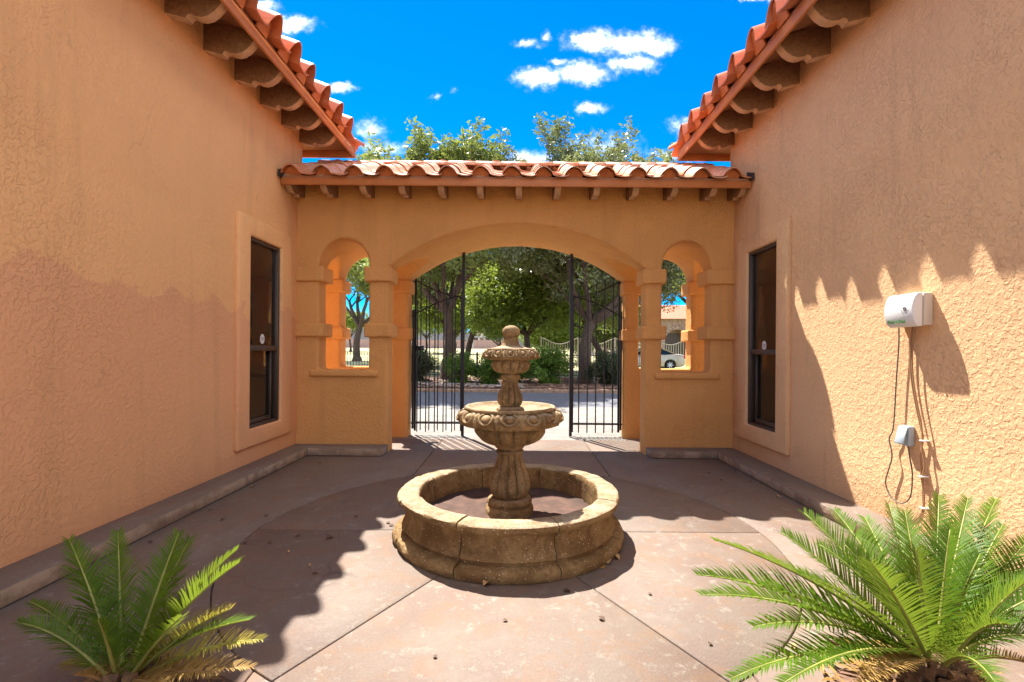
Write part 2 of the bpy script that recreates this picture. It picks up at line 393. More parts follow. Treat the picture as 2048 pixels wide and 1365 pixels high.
MT['driveway'] = simple('pale_concrete', (0.245, 0.22, 0.19), 0.85, var=0.28, vscale=3, bump=0.004, bscale=60)
MT['asphalt'] = simple('asphalt', (0.15, 0.15, 0.165), 0.9, col2=(0.11, 0.11, 0.12), vscale=9, bump=0.006, bscale=120)
MT['mulch'] = simple('bed_mulch', (0.22, 0.125, 0.085), 0.95, col2=(0.13, 0.07, 0.045), vscale=6, bump=0.03, bscale=16)
MT['chip'] = simple('wood_chip', (0.30, 0.19, 0.13), 0.9, col2=(0.17, 0.09, 0.055), vscale=14)
MT['stone_chip'] = simple('pale_stone_chip', (0.50, 0.44, 0.38), 0.9, col2=(0.26, 0.19, 0.14), vscale=18)
MT['grass'] = simple('dry_grass', (0.30, 0.28, 0.12), 0.95, col2=(0.38, 0.34, 0.17), vscale=0.6, bump=0.03, bscale=30)
MT['bark'] = simple('bark', (0.12, 0.08, 0.055), 0.95, col2=(0.065, 0.042, 0.03), vscale=14, bump=0.03, bscale=22)
MT['oak'] = leaf_mat('oak_leaf', (0.10, 0.135, 0.035), (0.18, 0.22, 0.06), 0.45, 0.38, 0.5)
MT['oak_grey'] = leaf_mat('oak_leaf_grey', (0.11, 0.125, 0.06), (0.20, 0.22, 0.11), 0.35, 0.32, 0.6)
MT['lime'] = leaf_mat('lime_leaf', (0.14, 0.20, 0.03), (0.22, 0.30, 0.05), 0.5)
MT['shrub'] = leaf_mat('shrub_leaf', (0.07, 0.15, 0.02), (0.13, 0.22, 0.035), 0.4, 0.4)
MT['shrub_dark'] = leaf_mat('shrub_leaf_dark', (0.03, 0.048, 0.022), (0.06, 0.08, 0.035), 0.2)
MT['stem'] = simple('stem', (0.10, 0.065, 0.04), 0.9)

# ------------------------------------------------------------------ key dimensions
XL, XR = -2.77, 2.717                 # courtyard faces of the two houses
YW = 5.97                             # front face of the gateway
YE = 6.10                             # rear corner of the house walls
YR0, YR1 = 7.09, 7.34                 # rear row of columns
FX, FY = -0.045, 3.42                 # fountain centre
RING = 1.807

# ------------------------------------------------------------------ setting: ground, drive, street
def gz(y): return max(0.0, (y - 23.0)) * 0.021
def sheet(name, xs, ys, mat, zf, parent=None):
    mb = MB(); nx = len(xs)
    vs = [(x, y, zf(x, y)) for y in ys for x in xs]
    fs = [(j * nx + i, j * nx + i + 1, (j + 1) * nx + i + 1, (j + 1) * nx + i) for j in range(len(ys) - 1) for i in range(nx - 1)]
    return mb.add(vs, fs).build(name, mat, parent, recalc=False)
g_ys = [-40, 7, 23, 28, 40, 60, 90, 130, 200, 400, 900, 1800]
tag(sheet('ground', [-1500, -400, -100, -30, 0, 30, 100, 400, 1500], g_ys, MT['grass'], lambda x, y: gz(y) * (1 if y < 130 else 130 / y) - 0.06), kind='structure')
tag(sheet('driveway', [-14, 0, 14], [6.9, 8.1, 11.3], MT['driveway'], lambda x, y: -0.012 - 0.01 * max(0, y - 8)), kind='structure')
tag(MB().box(-70, 70, 11.0, 15.15, -0.10, -0.05).build('street', MT['asphalt']), kind='structure')
tag(MB().box(-70, 70, 15.15, 15.33, -0.10, 0.05).build('street_kerb', MT['kerb'], bevel=0.02), kind='structure')
random.seed(3)
tag(sheet('planting_strip', [-30 + i * 0.8 for i in range(76)], [15.32 + i * 0.6 for i in range(11)], MT['mulch'],
          lambda x, y: 0.02 + 0.10 * noise.noise((x * 0.7, y * 0.7, 0)) * (1 if 15.6 < y < 21 else 0) + (0.05 if y > 15.6 else 0)), kind='structure')
# joint line across the driveway, a shallow saw cut
def scatter_chips(name, n, xr, yr, zf, size, mat, seed):
    rnd = random.Random(seed); mb = MB()
    for _ in range(n):
        x = rnd.uniform(*xr); y = rnd.uniform(*yr); z = zf(x, y); s = size * rnd.uniform(0.5, 1.5)
        m = Matrix.Translation((x, y, z)) @ Matrix.Rotation(rnd.uniform(0, 6.28), 4, 'Z') @ Matrix.Rotation(rnd.uniform(-0.7, 0.7), 4, 'X')
        mb.box(-s, s, -s * 0.45, s * 0.45, -s * 0.12, s * 0.2, m)
    return mb.build(name, mat, recalc=False)
tag(scatter_chips('mulch', 4200, (-7, 7), (15.4, 20.5), lambda x, y: 0.09 + 0.10 * noise.noise((x * 0.7, y * 0.7, 0)), 0.05, MT['chip'], 5), 'coarse brown wood mulch covering the street planting bed', 'mulch', kind='stuff')
tag(scatter_chips('gravel', 900, (-6.5, 0.2), (15.5, 18.6), lambda x, y: 0.10 + 0.10 * noise.noise((x * 0.7, y * 0.7, 0)), 0.055, MT['stone_chip'], 6), 'pale broken stones strewn over the street planting bed', 'stones', kind='stuff')

# ------------------------------------------------------------------ courtyard floor with separate slabs
floor = MB().box(XL - 0.2, XR + 0.2, -5.0, 6.93, -0.12, -0.022).build('courtyard_floor', MT['joint'])
tag(floor, kind='structure')
def slab(poly, th=0.03):
    n = len(poly)
    mb = MB().prism(poly, -th, 0.0, lambda p, t: Vector((p[0], p[1], t)))
    return mb.build('paving_slab', MT['floor'], floor, bevel=0.004, seg=1, angle=60)
GAP = 0.0034
def arc(r, a0, a1, n): return [(FX + r * math.cos(a0 + (a1 - a0) * i / n), FY + r * math.sin(a0 + (a1 - a0) * i / n)) for i in range(n + 1)]
for k in range(6):
    a0, a1 = R(60 * k), R(60 * k + 60); d0, d1 = GAP / (RING - GAP), GAP / 0.5
    slab(arc(RING - GAP, a0 + d0, a1 - d0, 20) + arc(0.5, a1 - d1, a0 + d1, 8))
RO = RING + GAP
def ang(x, y): return math.atan2(y - FY, x - FX)
JX = 1.02                                     # straight joints run from the ring to the gate
yj = FY + math.sqrt(RO ** 2 - JX ** 2)
aL, aR_ = ang(FX - JX, yj), ang(FX + JX, yj)
slab([(FX + JX - GAP, 6.92), (FX - JX + GAP, 6.92)] + arc(RO, aL - 0.004, aR_ + 0.004, 20))
aFL, aFR = R(240), R(-60)
def ring_pt(a): return (FX + RO * math.cos(a), FY + RO * math.sin(a))
slab([(FX - JX - GAP, 6.92), (XL + 0.05, 6.92), (XL + 0.05, 1.2), (-1.05, 1.2)] + arc(RO, R(236), aL + 0.004, 32))
slab([(XR - 0.05, 6.92), (FX + JX + GAP, 6.92)] + arc(RO, aR_ - 0.004, R(-56), 32) + [(0.97, 1.2), (XR - 0.05, 1.2)])
slab([(-1.04, 1.2), (0.96, 1.2)] + arc(RO, R(-56.3), R(-123.7), 20))
slab([(XL + 0.05, -4.9), (XR - 0.05, -4.9), (XR - 0.05, 1.19), (XL + 0.05, 1.19)])

# kerbs at the foot of the walls, with a return along each side of the gate
def kerb_piece(poly, h):
    n = len(poly)
    mb = MB().prism(poly, 0.001, h, lambda p, t: Vector((p[0], p[1], t)))
    me = mb.mesh('kerb', MT['floor']); me.materials.append(MT['kerb'])
    for k, q in enumerate(me.polygons): q.material_index = 0 if k < 2 else 1
    bevel_mesh(me, 0.010, 2, 50); o = inst('kerb', me); tag(o, kind='structure'); return o
kerb_piece([(XL - 0.05, -4), (-2.535, -4), (-2.535, 5.75), (-1.66, 5.75), (-1.62, 5.79), (-1.62, 6.0), (XL - 0.05, 6.0)], 0.105)
kerb_piece([(XR + 0.05, -4), (XR + 0.05, 6.0), (1.63, 6.0), (1.63, 5.79), (1.67, 5.75), (2.44, 5.75), (2.44, -4)], 0.095)

# ------------------------------------------------------------------ roof tiles
def s_tile_mesh(name, p, length, hump, mat, th=0.013, wf=0.60, ex=0.75, plumb=0.0):
    prof = []
    hw = wf * p
    for i in range(11):
        t = i / 10; prof.append((t * hw, hump * math.sin(PI * t) ** ex))
    for i in range(1, 6):
        t = i / 5; prof.append((hw + t * (p - hw + 0.035), -0.018 * math.sin(PI * min(1, t * 0.86)) + 0.012 * max(0, t - 0.86) / 0.14))
    n = len(prof); mb = MB(); vs = []
    for (y, dz) in ((0.0, 0.018), (length, 0.0)):
        for (x, z) in prof: vs.append((x, y + (plumb * max(z, 0) if y == 0 else 0), z + dz + th))
        for (x, z) in prof: vs.append((x, y + (plumb * max(z, 0) if y == 0 else 0), z + dz))
    fs = []
    for i in range(n - 1):
        fs.append((i, i + 1, 2 * n + i + 1, 2 * n + i)); fs.append((n + i + 1, n + i, 3 * n + i, 3 * n + i + 1))
        fs.append((i + 1, i, n + i, n + i + 1)); fs.append((2 * n + i, 2 * n + i + 1, 3 * n + i + 1, 3 * n + i))
    fs.append((0, 2 * n, 3 * n, n)); fs.append((n - 1, 2 * n - 1, 4 * n - 1, 3 * n - 1))
    me = mb.add(vs, fs).mesh(name, mat, True)
    me.set_sharp_from_angle(angle=R(45)); return me
def stop_mesh(name, p, hump, mat, slot=0.012, wf=0.60, ex=0.75):
    hw = wf * p; xs = [slot + (hw - 0.010 - slot) * t / 10 for t in range(11)]
    poly = [(x, max(-0.012, hump * math.sin(PI * x / hw) ** ex + 0.006)) for x in xs]
    poly = [(xs[0], -0.03)] + poly + [(xs[-1], -0.03)]
    return MB().prism(poly, 0.085, 0.10, lambda q, t: Vector((q[0], t, q[1]))).mesh(name, mat)
def cap_mesh(name, length, r, mat, th=0.014):
    mb = MB(); n = 12; vs = []
    for (y, k) in ((0.0, 1.06), (length, 0.94)):
        for rr in (r * k + th, r * k):
            for i in range(n + 1):
                a = PI * i / n; vs.append((rr * math.cos(a), y, rr * math.sin(a) * 0.72))
    m = n + 1; fs = []
    for i in range(n):
        fs += [(i, i + 1, 2 * m + i + 1, 2 * m + i), (m + i + 1, m + i, 3 * m + i, 3 * m + i + 1), (i + 1, i, m + i, m + i + 1), (2 * m + i, 2 * m + i + 1, 3 * m + i + 1, 3 * m + i)]
    fs += [(0, 2 * m, 3 * m, m), (n, m + n, 3 * m + n, 2 * m + n)]
    return mb.add(vs, fs).mesh(name, mat, True)
def frame(xa, ya, za, o): return Matrix(((xa[0], ya[0], za[0], o[0]), (xa[1], ya[1], za[1], o[1]), (xa[2], ya[2], za[2], o[2]), (0, 0, 0, 1)))
def jitter(rnd, a=0.006): return Matrix.Translation((rnd.uniform(-a, a), rnd.uniform(-a * 2, a * 2), rnd.uniform(0, a * 0.6))) @ Matrix.Rotation(rnd.uniform(-0.012, 0.012), 4, 'Z') @ Matrix.Rotation(rnd.uniform(-0.01, 0.01), 4, 'X')

# corbel (shaped rafter tail): profile in (distance from wall, height above fascia bottom)
COR = [(-0.03, 0.24), (-0.03, -0.035), (0.02, -0.04), (0.165, -0.078), (0.178, -0.052), (0.205, -0.045), (0.235, -0.062), (0.285, -0.07),
       (0.335, -0.058), (0.385, -0.025), (0.425, 0.02), (0.455, 0.07), (0.462, 0.105)]
def corbel(parent, fn, t, th=0.085, zs=1.0):
    me = MB().prism(COR, t - th / 2, t + th / 2, fn).mesh('corbel', MT['corbel']); me.materials.append(MT['corbel_edge']); n = len(COR)
    for k, p in enumerate(me.polygons): p.material_index = 0 if k < 2 else 1
    bevel_mesh(me, 0.003, 1, 60); return inst('corbel', me, parent)

HP = 0.368                                    # house tile pitch
house_tile = s_tile_mesh('house_tile', HP, 0.44, 0.16, MT['tile_red'], wf=0.50, ex=0.62, plumb=0.46)
house_tile_square = s_tile_mesh('house_tile', HP, 0.44, 0.15, MT['tile_red'], wf=0.56, ex=0.75)
house_stop = stop_mesh('house_closure', HP, 0.16, MT['stop'], 0.010, 0.50, 0.62)
gate_tile = s_tile_mesh('gate_tile', 0.364, 0.42, 0.088, MT['tile'])
gate_stop = stop_mesh('gate_closure', 0.364, 0.088, MT['stop'])
cap_tile = cap_mesh('cap_tile', 0.42, 0.105, MT['tile'])
hip_tile = cap_mesh('hip_tile', 0.44, 0.11, MT['tile_red'])

def text_mesh(body, size, depth, mat, name):
    cu = bpy.data.curves.new(name, 'FONT'); cu.body = body; cu.size = size; cu.extrude = depth; cu.align_x = 'CENTER'; cu.align_y = 'CENTER'
    o = bpy.data.objects.new(name, cu); COL.objects.link(o)
    dg = bpy.context.evaluated_depsgraph_get(); dg.update()
    me = bpy.data.meshes.new_from_object(o.evaluated_get(dg)); me.materials.clear(); me.materials.append(mat)
    bpy.data.objects.remove(o, do_unlink=True); return me

def house(side):
    left = side == 'left'; xw = XL if left else XR; o = 1.0 if left else -1.0
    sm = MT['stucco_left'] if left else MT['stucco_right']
    root = empty('stucco_house', (xw - o * 2.5, 1.0, 0))
    inv = Matrix.Translation((-(xw - o * 2.5), -1.0, 0))
    root['label'] = ('shaded orange stucco house wall with tiled eave on the left' if left else 'sunlit orange stucco house wall with tiled eave carrying the white controller'); root['category'] = 'house'
    def put(ob): ob.parent = root; ob.matrix_parent_inverse = inv; return ob
    W = lambda d, y, z: Vector((xw + o * d, y, z))
    # windows: near edge, far edge of the frame (Y), sill, head
    wins = [(4.87, 5.51, 0.468, 2.457), (1.06, 1.70, 0.468, 2.457)] if left else [(4.93, 5.56, 0.46, 2.46), (1.05, 1.69, 0.46, 2.46)]
    xa, xb = sorted((xw, xw - o * 5.0))
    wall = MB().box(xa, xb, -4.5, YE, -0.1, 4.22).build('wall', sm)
    cs = []
    for (y0, y1, z0, z1) in wins:
        a, b = sorted((xw + o * 0.2, xw - o * 0.32)); cs.append(MB().box(a, b, y0 - 0.004, y1 + 0.004, z0 - 0.004, z1 + 0.004).build('cutter', sm))
    cut(wall, cs); bevel_mesh(wall.data, 0.012, 2, 60); put(wall)
    for wi, (y0, y1, z0, z1) in enumerate(wins):
        win = empty('window', W(0, (y0 + y1) / 2, z0)); put(win)
        winv = Matrix.Translation(-W(0, (y0 + y1) / 2, z0))
        def pw(ob): ob.parent = win; ob.matrix_parent_inverse = winv; return ob
        def bar(name, d0, d1, ya, yb, za, zb, mat, bev=0.004):
            a, b = sorted((xw + o * d0, xw + o * d1)); return pw(MB().box(a, b, ya, yb, za, zb).build(name, mat, bevel=bev, seg=1))
        # stucco surround standing proud of the wall
        ty0, ty1, tz0, tz1 = y0 - 0.215, y1 + 0.25, z0 - 0.19, z1 + 0.195
        fr = MB(); e = 0.042; q = [(ty0, tz0), (ty1, tz0), (ty1, tz1), (ty0, tz1)]; r = [(y0 - .001, z0 - .001), (y1 + .001, z0 - .001), (y1 + .001, z1 + .001), (y0 - .001, z1 + .001)]
        vs = [W(e, *p) for p in q] + [W(e, *p) for p in r] + [W(-0.02, *p) for p in q] + [W(-0.02, *p) for p in r]
        fs = []
        for i in range(4):
            j = (i + 1) % 4; fs += [(i, j, 4 + j, 4 + i), (i, 8 + i, 8 + j, j), (4 + i, 4 + j, 12 + j, 12 + i), (8 + i, 12 + i, 12 + j, 8 + j)]
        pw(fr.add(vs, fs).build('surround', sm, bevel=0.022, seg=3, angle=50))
        fwid = 0.034
        bar('frame_jamb', -0.06, 0.012, y0, y0 + fwid, z0, z1, MT['bronze']); bar('frame_jamb', -0.06, 0.012, y1 - fwid, y1, z0, z1, MT['bronze'])
        bar('frame_head', -0.06, 0.010, y0 + fwid, y1 - fwid, z1 - fwid, z1, MT['bronze']); bar('frame_sill', -0.07, 0.014, y0 + fwid, y1 - fwid, z0, z0 + 0.028, MT['bronze'])
        zr = 1.30
        bar('meeting_rail', -0.055, 0.006, y0 + fwid, y1 - fwid, zr - 0.028, zr + 0.03, MT['bronze'])
        bar('upper_pane', -0.030, -0.026, y0 + fwid, y1 - fwid, zr + 0.03, z1 - fwid, MT['glass'], 0)
        bar('lower_pane', -0.062, -0.058, y0 + fwid, y1 - fwid, z0 + 0.028, zr - 0.028, MT['glass'], 0)
        ls0, ls1, lz0, lz1 = y0 + fwid + 0.002, y1 - fwid - 0.06, z0 + 0.03, zr - 0.03
        bar('sash_stile', -0.056, -0.026, ls0, ls0 + 0.016, lz0, lz1, MT['bronze']); bar('sash_stile', -0.056, -0.026, ls1 - 0.016, ls1, lz0, lz1, MT['bronze'])
        bar('sash_rail', -0.056, -0.028, ls0 + 0.016, ls1 - 0.016, lz0, lz0 + 0.05, MT['bronze'])
        bar('muntin', -0.095, -0.085, (y0 + y1) / 2 - 0.010, (y0 + y1) / 2 + 0.010, z0 + 0.03, z1 - 0.04, MT['bronze'], 0)
        bar('room_backing', -0.318, -0.30, y0, y1, z0, z1, MT['inner'], 0)
        for (ya_, yb_, za_, zb_) in ((y0 - .002, y0 + .006, z0, z1), (y1 - .006, y1 + .002, z0, z1), (y0, y1, z0 - .002, z0 + .006), (y0, y1, z1 - .006, z1 + .002)): bar('lining', -0.30, -0.075, ya_, yb_, za_, zb_, MT['inner'], 0)
        if wi == 0:
            zz = z0 + 0.07; sl = MB().box(-0.03, 0.03, y0 - (y0 + y1) / 2 + 0.04, y1 - (y0 + y1) / 2 - 0.04, -0.004, 0.004).mesh('slat', MT['slat'])
            while zz < z1 - 0.05:
                s = inst('slat', sl, win, Matrix.Translation((-o * 0.16, 0, zz - z0)) @ Matrix.Rotation(R(50 * o), 4, 'Y')); zz += 0.082
            # security sticker
            yc, zc = (5.21, 1.402) if left else (5.27, 1.372)
            oc = [(math.cos(R(22.5 + 45 * i)) * 0.047, math.sin(R(22.5 + 45 * i)) * 0.056) for i in range(8)]
            st = pw(MB().prism(oc, -0.0255, -0.0235, lambda p, t: W(t, yc + p[0], zc + p[1])).build('sticker', MT['white']))
            st['label'] = 'white octagonal sticker with dark lines of lettering'
            for (bd, sz, dz) in (('SECURITY', 0.0165, 0.014), ('SYSTEMS', 0.0165, -0.004), ('INC', 0.015, -0.021)):
                me = text_mesh(bd, sz, 0.0004, MT['ink'], 'sticker_lettering')
                ya = (0, -1, 0) if not left else (0, 1, 0)
                pw(inst('sticker_lettering', me, None, frame(ya, (0, 0, 1), (o, 0, 0), W(-0.0228, yc, zc + dz))))
    # eave: deck, fascia, corbels
    z0 = 3.95 if left else 3.945; xe = xw + o * 0.50; ye = YE + 0.50; pit = 0.40; run = 2.73
    roof = empty('roof', (xw, 1.0, z0)); put(roof); rinv = Matrix.Translation((-xw, -1.0, -z0))
    def pr(ob): ob.parent = roof; ob.matrix_parent_inverse = rinv; return ob
    zt = z0 + 0.092
    dk = MB(); xt = xe - o * run
    for poly in ([(xe, -5), (xe, ye), (xt, ye - run), (xt, -5)], [(xe, ye), (xe - o * 2 * run, ye), (xt, ye - run)], [(xt, -5), (xt, ye - run), (xe - o * 2 * run, ye), (xe - o * 2 * run, -5)]):
        def zz(p): return zt + pit * min(abs(p[0] - xe), abs(ye - p[1]), abs(p[0] - (xe - o * 2 * run)))
        n = len(poly); vs = [(p[0], p[1], zz(p)) for p in poly] + [(p[0], p[1], zz(p) + 0.03) for p in poly]
        dk.add(vs, [tuple(range(n)), tuple(range(2 * n - 1, n - 1, -1))] + [(i, (i + 1) % n, (i + 1) % n + n, i + n) for i in range(n)])
    pr(dk.build('roof_deck', MT['soffit']))
    a, b = sorted((xe - o * 0.022, xe + o * 0.006))
    put(MB().box(a, b, -5, ye + 0.006, z0, z0 + 0.097).build('fascia', MT['fascia'], bevel=0.003, seg=1))
    a, b = sorted((xe - o * 0.022, xe - o * 5.3))
    put(MB().box(a, b, ye - 0.022, ye + 0.004, z0, z0 + 0.096).build('fascia', MT['fascia'], bevel=0.003, seg=1))
    y = 6.04 if left else 6.02; k = 0
    while y > 0.3:
        put(corbel(None, lambda p, t: Vector((xw + o * p[0], t, z0 + p[1])), y)); y -= 0.459; k += 1
    # tiles
    rnd = random.Random(11 if left else 12); ca = 1 / math.sqrt(1 + pit * pit); sa = pit * ca
    xa_, ya_, za_ = ((0, 1, 0), (-ca, 0, sa), (sa, 0, ca)) if left else ((0, -1, 0), (ca, 0, sa), (-sa, 0, ca))
    for r in range(3):
        ox = xe + o * 0.11 - o * ca * 0.37 * r; oz = zt + 0.034 + sa * 0.37 * r - 0.026
        for c in range(26):
            yy = (ye + 0.03 - HP * (c + 1)) if left else (ye + 0.03 - HP * c)
            if yy > ye - abs(ox - xe) - (HP if left else 0) + 0.1: continue
            m = frame(xa_, ya_, za_, (ox, yy, oz)) @ jitter(rnd)
            t = inst('tile', house_tile_square if left else house_tile); t.matrix_world = m; pr(t)
            if r == 0: s = inst('eave_closure', house_stop); s.matrix_world = frame(xa_, ya_, za_, (ox, yy, oz)); pr(s)
    xb_, yb_, zb_ = (-1, 0, 0), (0, -ca, sa), (0, sa, ca)
    for c in range(9):
        xx = (xe + 0.02 - HP * c) if left else (xe - 0.02 + HP * (c + 1))
        t = inst('tile', house_tile); t.matrix_world = frame(xb_, yb_, zb_, (xx, ye + 0.10, zt + 0.005)) @ jitter(rnd); pr(t)
    hd = Vector((-o, -1, pit)).normalized(); hx = hd.cross(Vector((0, 0, 1))).normalized(); hz = hx.cross(hd)
    for c in range(6):
        pnt = Vector((xe + o * 0.05, ye + 0.05, zt + 0.05)) + hd * (0.37 * c)
        t = inst('hip_cap', hip_tile); t.matrix_world = frame(hx, hd, hz, pnt); pr(t)
house('left'); house('right')

# ------------------------------------------------------------------ arched gateway
ARC_S, ARC_T = 2.34, 2.90
def gateway():
    root = empty('arched_gateway', (0, YW, 0)); inv = Matrix.Translation((0, -YW, 0))
    tag(root, 'orange stucco gateway with wide central arch and two narrow side arches', 'gateway')
    def put(ob): ob.parent = root; ob.matrix_parent_inverse = inv; return ob
    body = MB().box(-2.95, 2.90, YW, YR1, -0.03, 3.46).build('wall', MT['stucco'])
    def arch_poly(x0, x1, zs, zt, zb, n=28):
        w = (x1 - x0) / 2; h = zt - zs; cx = (x0 + x1) / 2
        if h < w * 0.8:
            rr = (w * w + h * h) / (2 * h); a = math.asin(w / rr); pts = [(cx + rr * math.sin(a - 2 * a * i / n), zt - rr + rr * math.cos(a - 2 * a * i / n)) for i in range(n + 1)]
        else: pts = [(cx + w * math.cos(PI * i / n), zs + h * math.sin(PI * i / n)) for i in range(n + 1)]
        return [(x0, zb), (x1, zb)] + pts
    fy = lambda p, t: Vector((p[0], t, p[1]))
    cs = [MB().prism(arch_poly(-1.623, 1.613, ARC_S, ARC_T, -0.2), YW - 0.3, YR1 + 0.3, fy).build('cutter'),
          MB().prism(arch_poly(-2.50, -1.868, ARC_S, 2.695, 1.037), YW - 0.3, 6.655, fy).build('cutter'),
          MB().prism(arch_poly(1.818, 2.44, ARC_S, 2.695, 1.037), YW - 0.3, 6.655, fy).build('cutter'),
          MB().prism(arch_poly(-2.64, -1.868, ARC_S, 2.715, 1.037), 6.65, YR1 + 0.3, fy).build('cutter'),
          MB().prism(arch_poly(1.818, 2.60, ARC_S, 2.715, 1.037), 6.65, YR1 + 0.3, fy).build('cutter'),
          MB().prism(arch_poly(YW + 0.26, YR0, 2.20, 2.60, -0.2), -3.3, 3.3, lambda p, t: Vector((t, p[0], p[1]))).build('cutter')]
    cut(body, cs)
    m = body.modifiers.new('r', 'REMESH'); m.mode = 'VOXEL'; m.voxel_size = 0.019; m.use_smooth_shade = True
    m2 = body.modifiers.new('s', 'SMOOTH'); m2.iterations = 2; m2.factor = 0.5
    apply_mods(body); me = body.data
    if not me.materials: me.materials.append(MT['stucco'])
    nrm = [v.normal.copy() for v in me.vertices]
    for v, nn in zip(me.vertices, nrm):
        d = 0.006 * noise.noise(v.co * 2.3) + 0.0035 * noise.noise(v.co * 9.0); v.co += nn * d
    for p in me.polygons: p.use_smooth = True
    put(body)
    cols = [(-2.80, -2.47, YW, YW + 0.26), (-1.876, -1.616, YW, YW + 0.26), (1.606, 1.825, YW, YW + 0.26), (2.41, 2.75, YW, YW + 0.26),
            (-2.95, -2.62, YR0, YR1), (-1.87, -1.62, YR0, YR1), (1.61, 1.82, YR0, YR1), (2.58, 2.90, YR0, YR1)]
    for (x0, x1, y0, y1) in cols:
        for (za, zb) in ((2.145, 2.335), (1.448, 1.622)):
            e = 0.042; mb = MB().box(x0 - e, x1 + e, y0 - e, y1 + e, za, zb)
            me = mb.mesh('column_band', MT['stucco']); bm = bmesh.new(); bm.from_mesh(me); bmesh.ops.subdivide_edges(bm, edges=bm.edges, cuts=7, use_grid_fill=True)
            bm.to_mesh(me); bm.free(); bevel_mesh(me, 0.022, 3, 50)
            for v in me.vertices: v.co += Vector((noise.noise(v.co * 6 + Vector((3, 0, 0))), noise.noise(v.co * 6), noise.noise(v.co * 7 + Vector((0, 9, 0))))) * 0.006
            put(inst('column_band', me))
    for (x0, x1) in ((-2.60, -1.74), (1.72, 2.55)):
        put(MB().box(x0, x1, YW - 0.035, YW + 0.1, 0.95, 1.035).build('sill', MT['stucco'], bevel=0.024, seg=3))
    # roof
    z0 = 3.19; y0 = 5.52; yr = (YW + YR1) / 2; pit = 0.43; xa, xb = XL + 0.012, XR - 0.012
    roof = empty('roof', (0, yr, z0)); put(roof); rinv = Matrix.Translation((0, -yr, -z0))
    def pr(ob): ob.parent = roof; ob.matrix_parent_inverse = rinv; return ob
    zt = z0 + 0.092; zr = zt + pit * (yr - y0); y9 = 2 * yr - y0
    pr(MB().prism([(y0, zt), (yr, zr), (y9, zt), (y9, zt + 0.03), (yr, zr + 0.03), (y0, zt + 0.03)], xa, xb, lambda p, t: Vector((t, p[0], p[1]))).build('roof_deck', MT['soffit']))
    put(MB().box(xa, xb, y0 - 0.012, y0 + 0.014, z0 + 0.014, z0 + 0.098).build('fascia', MT['fascia'], bevel=0.003, seg=1))
    put(MB().box(xa, xb, y9 - 0.014, y9 + 0.012, z0, z0 + 0.098).build('fascia', MT['fascia'], bevel=0.003, seg=1))
    for k in range(-6, 7):
        x = 0.008 + 0.462 * k; x = max(XL + 0.055, min(XR - 0.055, x))
        put(corbel(None, lambda p, t: Vector((t, YW - p[0] * 0.94, z0 + 0.04 + p[1])), x, 0.08))
    rnd = random.Random(5); ca = 1 / math.sqrt(1 + pit * pit); sa = pit * ca; P = 0.364
    for (sgn, ye) in ((1, y0 - 0.06), (-1, y9 + 0.06)):
        X_, Y_, Z_ = ((1, 0, 0), (0, ca, sa), (0, -sa, ca)) if sgn == 1 else ((-1, 0, 0), (0, -ca, sa), (0, sa, ca))
        for r in range(4):
            oy = ye + sgn * ca * 0.325 * r; oz = zt + 0.012 + sa * 0.325 * r
            for c in range(15):
                x = (-2.735 + P * c) if sgn == 1 else (2.70 - P * c)
                b_ = frame(X_, Y_, Z_, (x, oy, oz)); t = inst('tile', gate_tile); t.matrix_world = b_ @ jitter(rnd, 0.009); pr(t)
                if r == 0: s = inst('eave_closure', gate_stop); s.matrix_world = b_; pr(s)
    x = xa; k = 0
    while x < xb - 0.1:
        t = inst('ridge_cap', cap_tile); t.matrix_world = frame((0, -1, 0), (1, 0, 0), (0, 0, 1), (x, yr, zr + 0.075)) @ jitter(rnd, 0.005); pr(t); x += 0.36
    for (xx, s) in ((xa, 1), (xb, -1)):
        a, b = sorted((xx + s * 0.002, xx + s * 0.022))
        mb = MB().prism([(y0 - 0.075, zt - 0.01), (y0 - 0.075, zt + 0.075), (y0 + 0.06, zt + 0.13), (y0 + 0.06, zt + 0.03)], a, b, lambda p, t: Vector((t, p[0], p[1])))
        pr(mb.build('flashing', MT['flash']))
gateway()

